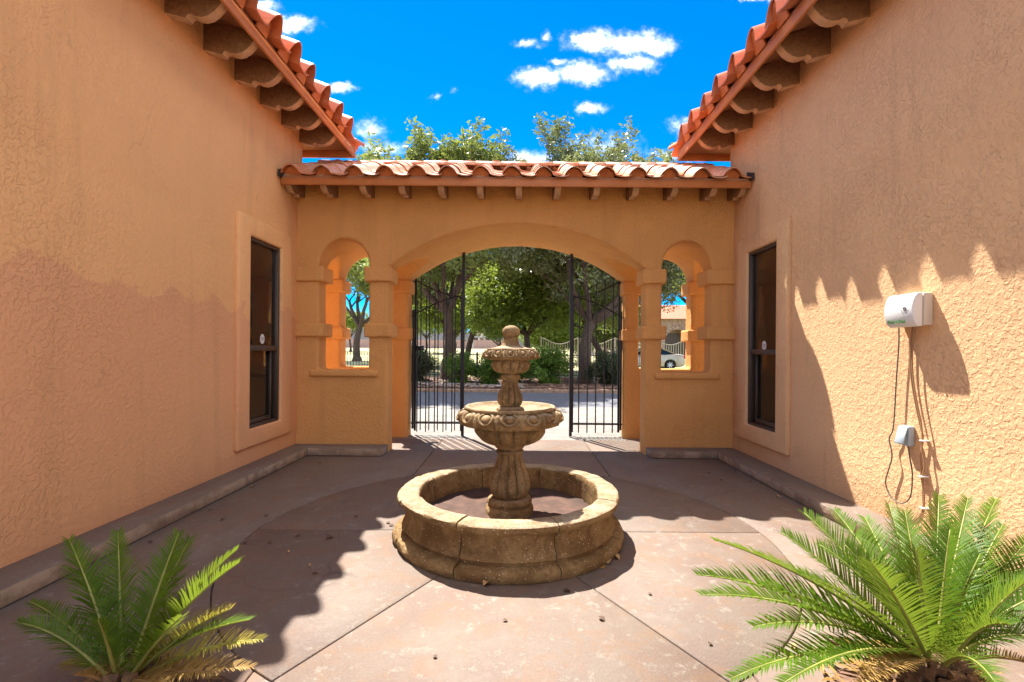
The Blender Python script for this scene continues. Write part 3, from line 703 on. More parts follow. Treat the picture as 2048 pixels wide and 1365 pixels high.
# ------------------------------------------------------------------ iron gates
def bar_box(w): return lambda x, y, z0, z1: MB().box(x - w / 2, x + w / 2, y - w / 2, y + w / 2, z0, z1)
def arch_z(x): return 2.90 - (2.617 - math.sqrt(2.617 ** 2 - x * x))
def rail_curve(xa, za, xb, zb, sag, y, r=0.011):
    return MB().tube([(xa + (xb - xa) * t / 10, y, za + (zb - za) * t / 10 + sag * 4 * (t / 10) * (1 - t / 10)) for t in range(11)], r, 6)
def iron(side):
    s = -1 if side == 'left' else 1; nm = side
    Y1, Y2 = 7.20, 7.32 if side == 'left' else 7.30
    # fixed side panel beside the opening
    P = empty('gate_side_panel', (s * 1.2, Y1, 0)); inv = Matrix.Translation((-s * 1.2, -Y1, 0))
    tag(P, f'fixed black iron picket panel with tall post beside the {nm} rear column', 'gate', 'fixed iron panels beside the opening')
    def put(ob): ob.parent = P; ob.matrix_parent_inverse = inv; return ob
    px = 0.818; b4 = bar_box(0.042); b2 = bar_box(0.015); b3 = bar_box(0.03)
    put(b4(s * px, Y1, 0.001, arch_z(px) + 0.01).build('post', MT['iron']))
    put(b3(s * 1.575, Y1, 0.10, 1.90).build('wall_stile', MT['iron']))
    put(MB().box(min(s * px, s * 1.60), max(s * px, s * 1.60), Y1 - 0.012, Y1 + 0.012, 0.178, 0.198).build('bottom_rail', MT['iron']))
    put(rail_curve(s * px, 2.13, s * 1.60, 1.80, 0.045, Y1).build('top_rail', MT['iron']))
    for k in range(5):
        x = 0.981 + 0.132 * k if s < 0 else 0.94 + 0.128 * k; t = (x - px) / (1.60 - px); zt = 2.13 - 0.33 * t + 0.18 * t * (1 - t) + 0.19
        put(b2(s * x, Y1, 0.055, zt).build('picket', MT['iron']))
    # the gate leaf, swung fully open against the panel
    Lf = empty('gate_leaf', (s * 1.2, Y2, 0)); inv2 = Matrix.Translation((-s * 1.2, -Y2, 0))
    tag(Lf, f'black iron gate leaf swung open behind the fixed {nm} panel', 'gate', 'open iron gate leaves')
    def put2(ob): ob.parent = Lf; ob.matrix_parent_inverse = inv2; return ob
    put2(b3(s * 0.855, Y2, 0.05, 2.12).build('hinge_stile', MT['iron']))
    put2(b3(s * 1.565, Y2, 0.05, 2.40).build('lock_stile', MT['iron']))
    put2(MB().box(min(s * .86, s * 1.57), max(s * .86, s * 1.57), Y2 - 0.011, Y2 + 0.011, 0.172, 0.192).build('bottom_rail', MT['iron']))
    put2(rail_curve(s * 0.86, 2.11, s * 1.57, 2.37, -0.045, Y2).build('top_rail', MT['iron']))
    for k in range(5):
        x = 0.953 + 0.1325 * k if s < 0 else 0.955 + 0.130 * k; t = (x - .86) / .71; zt = 2.11 + 0.26 * t - 0.18 * t * (1 - t) + 0.15
        put2(b2(s * x, Y2, 0.055, min(zt, arch_z(x) - 0.02)).build('picket', MT['iron']))
    if s < 0:
        put2(MB().box(-1.55, -1.44, Y2 - 0.03, Y2 + 0.03, 1.285, 1.36).build('lock_box', MT['iron'], bevel=0.004))
iron('left'); iron('right')

# ------------------------------------------------------------------ fountain
def fountain():
    root = empty('fountain', (FX, FY, 0)); tag(root, 'tiered carved stone fountain with round basin in the middle of the courtyard', 'fountain')
    # basin ring in eight carved segments
    prof = [(0.0, 0.795), (0.035, 0.808), (0.062, 0.800), (0.072, 0.784), (0.077, 0.736), (0.090, 0.736), (0.102, 0.748), (0.14, 0.728), (0.19, 0.715), (0.23, 0.722),
            (0.255, 0.745), (0.268, 0.772), (0.285, 0.780), (0.305, 0.776), (0.314, 0.762)]
    prof = [(r, z) for (z, r) in prof] + [(0.70, 0.317), (0.645, 0.314), (0.632, 0.302), (0.628, 0.27), (0.624, 0.15), (0.622, 0.02), (0.70, 0.0)]
    rnd = random.Random(4)
    for k in range(8):
        a0 = R(-90 - 22.5 + 45 * k) + 0.004; a1 = a0 + R(45) - 0.008; n = 22; vs = []; fs = []; m = len(prof)
        dr = rnd.uniform(-0.007, 0.007) + (0.012 if k in (6,) else 0); dz = rnd.uniform(-0.004, 0.004)
        for i in range(n + 1):
            a = a0 + (a1 - a0) * i / n
            for (r, z) in prof:
                q = Vector((r * math.cos(a), r * math.sin(a), z)); e = min(i, n - i)
                w = 0.010 * noise.noise(q * 4 + Vector((k, 0, 0))) + 0.006 * noise.noise(q * 15)
                if e == 0: w -= 0.004
                rr = r + dr + (w if z > 0.005 else 0) - (0.012 * max(0, noise.noise(q * 9 + Vector((7, 3, 1))) - 0.25) if z > 0.25 else 0)
                vs.append((rr * math.cos(a), rr * math.sin(a), max(0.001, z + dz + 0.4 * w if z > 0.005 else 0.001)))
        for i in range(n):
            for j in range(m): fs.append((i * m + j, i * m + (j + 1) % m, (i + 1) * m + (j + 1) % m, (i + 1) * m + j))
        fs += [tuple(range(m)), tuple(range(n * m + m - 1, n * m - 1, -1))]
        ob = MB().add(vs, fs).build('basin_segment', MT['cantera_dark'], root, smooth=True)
        ob.data.set_sharp_from_angle(angle=R(42))
    fl = MB().lathe([(0.001, 0.135), (0.2, 0.135), (0.45, 0.130), (0.64, 0.14), (0.64, 0.01)], 48, fn=lambda r, z, th, i: (r, z + 0.012 * noise.noise((r * 6 * math.cos(th), r * 6 * math.sin(th), 1))))
    fl.build('basin_floor', MT['dirt'], root, smooth=True)
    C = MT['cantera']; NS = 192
    def lobes(n, amp, ra=None):
        def f(r, z, th, i, w=1.0):
            c = abs(math.sin(n * th / 2)); return r * (1 - amp * (1 - c ** 0.55))
        return f
    def wear(q, a=0.003): return a * noise.noise(Vector(q) * 30) + a * 1.5 * noise.noise(Vector(q) * 9)
    def turned(name, prof, n=0, amp=lambda z: 0.0, sm=True):
        def fn(r, z, th, i):
            rr = r
            if n and r > 0.01:
                c = abs(math.sin(n * th / 2)); rr = r * (1 - amp(z) * (1 - c ** 0.5))
            rr += wear((r * math.cos(th), r * math.sin(th), z)) if r > 0.01 else 0
            return rr, z
        ob = MB().lathe(prof, NS if n else 96, fn=fn).build(name, C, root, smooth=True); ob.data.set_sharp_from_angle(angle=R(60)); return ob
    def smoothp(pts, k=5):
        out = []
        for i in range(len(pts) - 1):
            p0 = Vector(pts[max(i - 1, 0)]); p1 = Vector(pts[i]); p2 = Vector(pts[i + 1]); p3 = Vector(pts[min(i + 2, len(pts) - 1)])
            for j in range(k):
                t = j / k; q = 0.5 * ((2 * p1) + (p2 - p0) * t + (2 * p0 - 5 * p1 + 4 * p2 - p3) * t * t + (3 * p1 - p0 - 3 * p2 + p3) * t ** 3); out.append((max(q.x, 0.0005), q.y))
        out.append(tuple(pts[-1])); return out
    turned('pedestal_foot', [(0.001, 0.12), (0.172, 0.12), (0.174, 0.165), (0.168, 0.185), (0.155, 0.19), (0.152, 0.20), (0.160, 0.212), (0.160, 0.228), (0.150, 0.243), (0.12, 0.252), (0.001, 0.255)])
    bal = smoothp([(0.085, 0.245), (0.125, 0.265), (0.148, 0.31), (0.152, 0.355), (0.138, 0.41), (0.112, 0.47), (0.094, 0.52), (0.088, 0.555), (0.10, 0.572), (0.095, 0.585), (0.07, 0.588)], 5)
    turned('pedestal', bal, 11, lambda z: 0.27 * max(0, min(1, (z - 0.25) / 0.05, (0.580 - z) / 0.03)))
    turned('pedestal_collar', [(0.06, 0.57), (0.075, 0.578), (0.082, 0.592), (0.10, 0.602), (0.112, 0.622), (0.112, 0.638), (0.095, 0.652), (0.07, 0.66)])
    lb = smoothp([(0.085, 0.628), (0.155, 0.634), (0.21, 0.66), (0.246, 0.70), (0.256, 0.735), (0.243, 0.757), (0.23, 0.768)], 5)
    turned('lower_bowl', lb, 13, lambda z: 0.20 * max(0, min(1, (z - 0.628) / 0.03, (0.765 - z) / 0.02)))
    def rim(name, pts, n, zc, zh, amp):
        # carved egg-and-leaf border
        prof = smoothp(pts, 7); k = len(prof); kk = [i for i, (r, z) in enumerate(prof) if r > 0]
        def fn(r, z, th, i):
            u = ((th * n / (2 * PI)) % 1.0) - 0.5; s = i / (k - 1)
            v = (s - zc) / zh; rr = r
            if abs(v) < 1.25:
                ex, ey = u / 0.37, (v - 0.25) / 1.0; e = math.hypot(ex, ey); d = 0
                if e < 0.58: d = 0.15 + 0.85 * math.sqrt(1 - (e / 0.58) ** 2)
                elif e < 1.05: d = 0.95 * math.sin(PI * (e - 0.58) / 0.47)
                lv = (abs(u) - 0.5) / 0.13
                if abs(lv) < 1 - 0.55 * max(0, -v) and e >= 1.05: d = 0.75 * (1 - abs(lv)) ** 0.5
                w = max(0, min(1, (1.25 - abs(v)) / 0.2)); rr += amp * (d - 0.35) * w
            rr += wear((r * math.cos(th), r * math.sin(th), z), 0.002)
            return rr, z
        ob = MB().lathe(prof, n * 30, fn=fn).build(name, C, root, smooth=True); return ob
    rim('lower_bowl_rim', [(0.22, 0.765), (0.31, 0.768), (0.352, 0.778), (0.368, 0.805), (0.364, 0.835), (0.345, 0.862), (0.322, 0.878)], 14, 0.70, 0.30, 0.030)
    turned('bowl_lip', [(0.300, 0.872), (0.322, 0.874), (0.328, 0.884), (0.326, 0.897), (0.316, 0.902), (0.300, 0.900), (0.29, 0.888), (0.25, 0.872), (0.15, 0.864), (0.001, 0.862)])
    turned('upper_foot', [(0.10, 0.862), (0.102, 0.876), (0.092, 0.888), (0.072, 0.896), (0.05, 0.898)])
    ub = smoothp([(0.055, 0.893), (0.076, 0.905), (0.090, 0.93), (0.093, 0.955), (0.082, 0.995), (0.066, 1.03), (0.058, 1.055), (0.062, 1.07), (0.05, 1.076)], 5)
    turned('upper_pedestal', ub, 11, lambda z: 0.29 * max(0, min(1, (z - 0.893) / 0.02, (1.07 - z) / 0.02)))
    turned('upper_collar', [(0.045, 1.066), (0.052, 1.078), (0.055, 1.09), (0.066, 1.098), (0.070, 1.112), (0.069, 1.122), (0.055, 1.130), (0.05, 1.14)])
    ul = smoothp([(0.045, 1.134), (0.09, 1.138), (0.122, 1.155), (0.139, 1.18), (0.143, 1.203), (0.134, 1.22), (0.125, 1.228)], 5)
    turned('upper_bowl', ul, 12, lambda z: 0.21 * max(0, min(1, (z - 1.134) / 0.02, (1.226 - z) / 0.015)))
    rim('upper_bowl_rim', [(0.12, 1.226), (0.165, 1.236), (0.196, 1.243), (0.203, 1.252), (0.196, 1.270), (0.182, 1.292), (0.172, 1.302)], 14, 0.70, 0.28, 0.020)
    turned('upper_lip', [(0.150, 1.300), (0.172, 1.298), (0.176, 1.304), (0.172, 1.311), (0.12, 1.318), (0.085, 1.328), (0.001, 1.33)])
    turned('finial', smoothp([(0.085, 1.324), (0.070, 1.335), (0.058, 1.352), (0.053, 1.372), (0.051, 1.386), (0.046, 1.388), (0.046, 1.394), (0.054, 1.402), (0.061, 1.420), (0.0615, 1.437), (0.055, 1.455), (0.038, 1.470), (0.018, 1.477), (0.001, 1.479)], 3))
fountain()

# ------------------------------------------------------------------ controller, outlet and cords on the right wall
def wall_things():
    xw = XR
    W = lambda d, y, z: Vector((xw - d, y, z))
    c = empty('irrigation_controller', W(0, 3.25, 1.47)); inv = Matrix.Translation(-W(0, 3.25, 1.47))
    tag(c, 'white plastic irrigation timer box with green lettering mounted on the sunlit wall', 'controller')
    def put(ob): ob.parent = c; ob.matrix_parent_inverse = inv; return ob
    y0, y1, z0, z1 = 3.10, 3.345, 1.478, 1.70
    put(MB().box(xw - 0.062, xw - 0.001, y0, y1, z0 + 0.008, z1).build('case', MT['plastic_side'], bevel=0.008, seg=2))
    # bulging cover, curved towards top and bottom
    prof = [(0.066, z0 + 0.0)] + [(0.100 + 0.036 * math.sin(PI * t / 8) ** 0.6, z0 + (z1 - z0) * t / 8) for t in range(9)] + [(0.066, z1)]
    cov = MB().prism(prof, y0 + 0.004, y1, lambda p, t: W(p[0], t, p[1])).build('cover', MT['plastic'], bevel=0.007, seg=2, angle=40); put(cov)
    yc, zc = 3.165, 1.595
    tub = MB().tube([W(0.1375, yc + 0.011 * math.cos(a), zc + 0.011 * math.sin(a)) for a in [R(20 * i) for i in range(17)]], 0.0024, 6); put(tub.build('dial_mark', MT['ink']))
    for i in range(6):
        a = R(200 + 28 * i); q = W(0.137, yc + 0.026 * math.cos(a), zc + 0.03 * math.sin(a)); put(MB().box(q.x - 0.001, q.x + 0.001, q.y - 0.0025, q.y + 0.0025, q.z - 0.0015, q.z + 0.0015).build('dial_tick', MT['ink']))
    for (bd, yy) in (('Rain', 3.29), ('Dial', 3.20)):
        me = text_mesh(bd, 0.034, 0.0006, MT['green_ink'], 'lettering')
        put(inst('lettering', me, None, frame((0, -1, 0), (-0.30, 0, 0.954), (-0.954, 0, -0.30), W(0.1265, yy, 1.513))))
    put(MB().tube([W(0.127, 3.2445 + 0.007 * math.cos(a), 1.514 + 0.008 * math.sin(a)) for a in [R(30 * i) for i in range(11)]], 0.0016, 6).build('lettering_mark', MT['green_ink']))
    # outlet box with its open weather flap
    ob = empty('outlet_box', W(0, 3.27, 0.66)); inv2 = Matrix.Translation(-W(0, 3.27, 0.66))
    tag(ob, 'small grey weatherproof outlet box with flap under the white timer box', 'outlet')
    def put2(o): o.parent = ob; o.matrix_parent_inverse = inv2; return o
    ya, yb, za, zb = 3.235, 3.315, 0.665, 0.80
    put2(MB().box(xw - 0.045, xw - 0.001, ya, yb, za, zb).build('back_box', MT['outlet'], bevel=0.006))
    put2(MB().prism([(0.047, zb - 0.005), (0.052, zb - 0.002), (0.085, za + 0.015), (0.075, za + 0.008)], ya + 0.002, yb - 0.002, lambda p, t: W(p[0], t, p[1])).build('flap', MT['outlet'], bevel=0.002, seg=1))
    def cord(name, px, d, rad, mat, label, n=6):
        pts = [at_wall(x, y, xw - d) for (x, y) in px]
        sm = []
        for i in range(len(pts) - 1):
            p0, p1, p2, p3 = pts[max(i - 1, 0)], pts[i], pts[i + 1], pts[min(i + 2, len(pts) - 1)]
            for j in range(5):
                t = j / 5; sm.append(0.5 * (2 * p1 + (p2 - p0) * t + (2 * p0 - 5 * p1 + 4 * p2 - p3) * t * t + (3 * p1 - p0 - 3 * p2 + p3) * t ** 3))
        sm.append(pts[-1])
        tag(MB().tube(sm, rad, n).build(name, mat, smooth=True), label, 'cord')
    z4 = lambda l: [(1720 + x * 0.352, 560 + y * 0.352) for (x, y) in l]
    cord('power_cord', z4([(221, 255), (220, 380), (207, 560), (196, 760), (186, 855), (166, 905), (182, 1000), (162, 1080), (145, 1150), (168, 1220), (215, 1265), (262, 1262), (290, 1215), (297, 1100), (283, 1010), (272, 930)]), 0.030, 0.0045, MT['cord'], 'dark power cord looping from the white timer box down to the outlet')
    cord('control_wire', z4([(303, 255), (290, 340), (288, 450), (292, 560), (315, 700), (345, 840), (358, 900), (345, 1000), (355, 1110), (358, 1220), (362, 1320)]), 0.018, 0.0055, MT['cord_tan'], 'tan control wire running straight from the timer box to the ground')
    cord('control_wire', z4([(322, 255), (305, 345), (296, 430), (302, 560), (322, 690), (352, 850), (352, 960), (368, 1060), (350, 1130), (366, 1230), (356, 1320)]), 0.032, 0.005, MT['cord_tan'], 'second tan wire bowed out from the wall beside the straight control wire')
    for (x, y) in ((360, 915), (355, 1118), (362, 1298)):
        p = at_wall(*z4([(x, y)])[0], xw - 0.03); tag(MB().box(p.x - 0.016, p.x + 0.03, p.y - 0.016, p.y + 0.016, p.z - 0.004, p.z + 0.004).build('cable_clip', MT['white'], bevel=0.002), f'white clip holding the tan wires to the wall at {"the upper" if y < 1000 else "the middle" if y < 1200 else "the lowest"} fixing', 'clip', 'clips holding the tan wires')
wall_things()

# ------------------------------------------------------------------ sago palms
MT['frond'] = leaf_mat('sago_frond', (0.045, 0.11, 0.005), (0.095, 0.185, 0.010), 0.42, 0.5, 0.25)
MT['frond_dry'] = leaf_mat('sago_frond_dry', (0.30, 0.17, 0.05), (0.38, 0.24, 0.08), 0.2, 0.7, 0.2)
MT['frond_yellow'] = leaf_mat('sago_frond_yellow', (0.20, 0.22, 0.03), (0.34, 0.27, 0.05), 0.3, 0.5, 0.3)
MT['rachis'] = simple('sago_rachis', (0.27, 0.27, 0.06), 0.5, var=0.3)
MT['rachis_dry'] = simple('sago_rachis_dry', (0.33, 0.20, 0.08), 0.7, var=0.3)
MT['caudex'] = simple('sago_caudex', (0.10, 0.055, 0.03), 0.95, col2=(0.20, 0.11, 0.05), vscale=22, bump=0.02, bscale=30)
def frond(parent, base, tip, lift, L, rnd, kind='green', vee=0.55, n=54):
    base, tip = Vector(base), Vector(tip)
    mid = (base + tip) * 0.5 + Vector((0, 0, 1)) * lift
    def P(t): return base * (1 - t) ** 2 + mid * 2 * t * (1 - t) + tip * t * t
    def D(t): return ((mid - base) * (1 - t) + (tip - mid) * t).normalized()
    lm = {'green': MT['frond'], 'dry': MT['frond_dry'], 'yellow': MT['frond_yellow']}[kind]
    length = sum((P((i + 1) / 20) - P(i / 20)).length for i in range(20))
    mb = MB(); tw = rnd.uniform(-0.35, 0.35)
    for i in range(n):
        t = 0.10 + 0.90 * (i + 0.5) / n; p = P(t); d = D(t)
        side = d.cross(Vector((0, 0, 1)))
        if side.length < 0.15: side = d.cross(Vector((0, 1, 0)))
        side.normalize(); up = side.cross(d).normalized()
        side, up = side * math.cos(tw) + up * math.sin(tw), up * math.cos(tw) - side * math.sin(tw)
        ll = 1.22 * L * min(1, 0.35 + t * 2.4) * (1 - max(0, t - 0.55) / 0.45 * 0.72)
        for s in (-1, 1):
            if rnd.random() < (0.02 if kind == 'green' else 0.12): continue
            l2 = ll * (rnd.uniform(0.88, 1.08) if rnd.random() > 0.06 else rnd.uniform(0.4, 0.8)); fw = 0.62 + 0.5 * t + rnd.uniform(-0.13, 0.13)
            dirv = (side * s * math.cos(vee) + up * math.sin(vee) + d * fw + Vector((0, 0, rnd.uniform(-0.14, 0.10)))).normalized()
            w = length / n * 0.52
            droop = Vector((0, 0, -0.10 * l2)); q1 = p + dirv * l2 * 0.55; q2 = p + dirv * l2 + droop
            e = d * w
            mb.add([p - e * 0.8, p + e * 0.8, q1 + e * 0.60, q1 - e * 0.60, q2], [(0, 1, 2, 3), (3, 2, 4)])
    fo = mb.build('frond', lm, parent, recalc=False)
    pts = [P(i / 12) for i in range(13)]
    rc = MB().tube(pts, [0.0085 * (1 - 0.8 * i / 12) for i in range(13)], 6).build('rachis', MT['rachis'] if kind != 'dry' else MT['rachis_dry'], fo, smooth=True)
    return fo
def palm(name, label, base, tips, seed, ch, cr):
    rnd = random.Random(seed); b = Vector(base)
    root = empty(name, (b.x, b.y, 0.0)); tag(root, label, 'palm')
    o0 = Vector((b.x, b.y, 0))
    mb = MB()                                   # scaly caudex
    mb.lathe([(cr * 1.05, -0.02), (cr * 1.1, ch * 0.3), (cr, ch * 0.7), (cr * 0.6, ch), (0.01, ch * 1.12)], 20, fn=lambda r, z, th, i: (r * (1 + 0.12 * math.sin(7 * th + i * 2)), z))
    for i in range(46):
        a = i * 2.399; zz = ch * (0.05 + 0.95 * i / 46); r = cr * (1.05 - 0.4 * max(0, zz / ch - 0.5))
        m = Matrix.Translation((r * math.cos(a), r * math.sin(a), zz)) @ Matrix.Rotation(a, 4, 'Z') @ Matrix.Rotation(R(35), 4, 'Y')
        mb.box(-0.012, 0.012, -0.022, 0.022, -0.02, 0.05, m)
    mb.build('caudex', MT['caudex'], root)
    for (x, y, Y, lift, L, kind) in tips:
        tp = at(x, y, Y) - o0; hz = Vector((tp.x, tp.y, 0)); dirn = hz.normalized() if hz.length > 1e-3 else Vector((0, 1, 0))
        frond(root, dirn * cr * 0.45 + Vector((0, 0, ch * rnd.uniform(0.75, 0.98))), tp, lift, L, rnd, kind, vee=rnd.uniform(0.35, 0.7))
    return root
LP = at(246, 1348, 1.66); RP = at(1868, 1352, 1.74)
palm('sago_palm', 'small sparse sago palm with some yellowing fronds near the shaded left kerb', LP,
     [(138, 1080, 1.85, .06, .10, 'green'), (236, 1064, 1.95, .02, .10, 'green'), (358, 1066, 1.86, .03, .10, 'green'), (380, 1078, 2.0, .05, .10, 'green'),
      (478, 1126, 1.72, .07, .115, 'green'), (474, 1100, 1.84, .07, .10, 'green'), (462, 1218, 1.62, .05, .085, 'yellow'), (499, 1240, 1.68, .06, .09, 'green'), (525, 1280, 1.6, .07, .08, 'yellow'),
      (60, 1204, 1.8, .07, .085, 'green'), (36, 1246, 1.62, .08, .085, 'green'), (196, 1240, 1.5, .04, .075, 'green'), (365, 1232, 1.5, .03, .08, 'green'), (175, 1150, 1.95, .04, .08, 'green'),
      (150, 1352, 1.5, .03, .07, 'dry'), (440, 1345, 1.55, .03, .07, 'dry'), (505, 1335, 1.66, .02, .07, 'dry'), (330, 1380, 1.45, .03, .07, 'dry'), (120, 1330, 1.75, .03, .06, 'yellow')], 21, 0.17, 0.075)
palm('sago_palm', 'large full green sago palm in front of the sunlit right wall', RP,
     [(1428, 1080, 1.98, .10, .12, 'green'), (1394, 1150, 1.86, .13, .12, 'green'), (1403, 1190, 1.72, .14, .125, 'green'), (1508, 1254, 1.62, .14, .11, 'green'), (1564, 1066, 2.08, .08, .12, 'green'),
      (1608, 1026, 2.18, .07, .12, 'green'), (1668, 1020, 2.3, .08, .12, 'green'), (1730, 1036, 2.3, .05, .12, 'green'), (1778, 1010, 2.28, .03, .12, 'green'), (1810, 1022, 2.1, .02, .12, 'green'),
      (1878, 992, 2.22, .03, .12, 'green'), (1936, 998, 2.14, .04, .12, 'green'), (1992, 1000, 2.2, .07, .12, 'green'), (2006, 1050, 2.0, .06, .12, 'green'), (2070, 1070, 2.08, .08, .12, 'green'),
      (2110, 1110, 1.95, .09, .12, 'green'), (2130, 1180, 1.72, .12, .12, 'green'), (2075, 1150, 1.6, .08, .125, 'green'), (1742, 1126, 1.58, .05, .13, 'green'), (1832, 1098, 1.66, .02, .13, 'green'),
      (1602, 1150, 1.68, .10, .125, 'green'), (1462, 1358, 1.5, .15, .10, 'green'), (1560, 1372, 1.4, .14, .10, 'green'), (2020, 1250, 1.5, .12, .12, 'green'), (2110, 1290, 1.55, .13, .12, 'green'),
      (1990, 1365, 1.36, .13, .11, 'green'), (1640, 1090, 2.0, .09, .12, 'green'), (1690, 1090, 1.95, .06, .12, 'green'), (1900, 1060, 1.85, .04, .125, 'green'), (1960, 1110, 1.8, .06, .125, 'green'),
      (1655, 1290, 1.62, .05, .09, 'dry'), (1760, 1360, 1.5, .04, .09, 'dry'), (1720, 1370, 1.45, .06, .09, 'dry'), (2090, 1340, 1.7, .08, .09, 'dry')], 22, 0.19, 0.075)

def soil_patch(name, c, r, seed):
    rnd = random.Random(seed); mb = MB(); n = 40
    mb.lathe([(0.001, 0.035), (r * 0.4, 0.03), (r * 0.75, 0.018), (r, 0.003)], n, (c.x, c.y), fn=lambda rr, z, th, i: (rr * (1 + 0.18 * noise.noise((math.cos(th) * 1.5 + seed, math.sin(th) * 1.5, 0)) + 0.06 * noise.noise((math.cos(th) * 6, math.sin(th) * 6, seed))), z + 0.008 * noise.noise((rr * 20 * math.cos(th), rr * 20 * math.sin(th), 0)) + 0.002))
    tag(mb.build(name, MT['mulch'], smooth=True), kind='structure')
soil_patch('planting_bed', Vector((LP.x + 0.05, LP.y - 0.02, 0)), 0.30, 1); soil_patch('planting_bed', Vector((RP.x + 0.05, RP.y - 0.05, 0)), 0.36, 2)
def litter(name, c, r, n, seed, label):
    rnd = random.Random(seed); mb = MB()
    for _ in range(n):
        a = rnd.uniform(0, 6.28); q = r * math.sqrt(rnd.random()); l = rnd.uniform(0.02, 0.09); w = l * rnd.uniform(0.03, 0.22)
        m = Matrix.Translation((c.x + q * math.cos(a), c.y + q * math.sin(a), 0.03 + rnd.uniform(0, 0.02))) @ Matrix.Rotation(rnd.uniform(0, 6.28), 4, 'Z') @ Matrix.Rotation(rnd.uniform(-0.4, 0.4), 4, 'Y')
        mb.add([m @ Vector(p) for p in ((-l, 0, 0), (0, -w, 0.006), (l, 0, 0), (0, w, 0.006))], [(0, 1, 2, 3)])
    tag(mb.build(name, MT['frond_dry'], recalc=False), label, 'litter', kind='stuff')
litter('leaf_litter', LP, 0.30, 260, 3, 'dry brown leaf litter heaped around the small left palm')
litter('leaf_litter', RP, 0.36, 320, 4, 'dry brown leaf litter heaped around the large right palm')

# dry leaves lying on the paving
def dry_leaves():
    rnd = random.Random(9); mats = [MT['frond_dry'], simple('dry_leaf_dark', (0.10, 0.06, 0.04), 0.8), simple('dry_leaf_tan', (0.42, 0.25, 0.10), 0.8)]
    meshes = []
    for k in range(3):
        vs = []; fs = []; n = 6
        for i in range(n + 1):
            t = i / n; w = 0.42 * math.sin(PI * t) ** 0.8 * (1 - 0.3 * t); z = 0.28 * math.sin(PI * t) * (k - 0.6) * 0.5
            vs += [(t - 0.5, -w, z + 0.22 * w * (1 + k)), (t - 0.5, 0, z), (t - 0.5, w, z + 0.2 * w * (1 + k))]
        for i in range(n): fs += [(3 * i, 3 * i + 1, 3 * i + 4, 3 * i + 3), (3 * i + 1, 3 * i + 2, 3 * i + 5, 3 * i + 4)]
        meshes.append(MB().add(vs, fs).mesh('dry_leaf', mats[k], True, False))
    spots = [(975, 1170, .050, 2), (1133, 1184, .035, 1), (1010, 1243, .02, 1), (1203, 1240, .03, 1), (1586, 1296, .03, 2), (445, 1041, .03, 1), (532, 1034, .028, 1), (712, 1034, .028, 1), (658, 1077, .045, 1), (596, 1073, .03, 1),
             (540, 1087, .03, 1), (490, 1087, .035, 1), (618, 1133, .018, 2), (576, 1106, .018, 2), (630, 1149, .025, 1), (776, 1047, .03, 1), (783, 1052, .03, 1), (1419, 948, .035, 1), (1442, 962, .03, 1), (1436, 985, .02, 1),
             (1385, 975, .02, 2), (1690, 1120, .02, 1), (1500, 1190, .02, 1), (1420, 1290, .02, 1), (1215, 1128, .045, 2), (1232, 1118, .04, 2), (1205, 1136, .04, 0), (1300, 1190, .02, 1), (870, 1316, .018, 1),
             (300, 1086, .03, 1), (352, 1058, .025, 0), (420, 1022, .03, 1), (505, 976, .03, 2), (560, 948, .025, 1), (640, 928, .03, 1), (690, 922, .03, 0), (1500, 966, .03, 1), (1556, 996, .03, 2), (1470, 944, .025, 1)]
    for i, (x, y, s, k) in enumerate(spots):
        v = y - 701 - (x - 1034) * ROLLT; p = at(x, y, CAMZ * F / v)
        o = inst('dry_leaf', meshes[k]); o.location = (p.x, p.y, 0.004 + s * 0.06); o.scale = (s * 1.3, s * 1.3, s * 1.3); o.rotation_euler = (rnd.uniform(-.2, .2), rnd.uniform(-.2, .2), rnd.uniform(0, 6.28))
        if i == 0: lab, gr = 'tan curled dry leaf lying at the front foot of the fountain basin', None
        elif x in (1215, 1232, 1205): lab, gr = 'brown dry leaf lodged at the right foot of the fountain basin', 'leaves at the right foot of the basin'
        elif x < 800: lab, gr = 'small dark dry leaf on the shaded paving between left kerb and fountain', 'dry leaves on the left paving'
        elif x > 1380: lab, gr = 'small dry leaf on the paving between fountain and right kerb', 'dry leaves on the right paving'
        else: lab, gr = 'small dark dry leaf on the sunlit paving in front of the fountain', 'dry leaves before the fountain'
        tag(o, lab, 'leaf', gr)
dry_leaves()

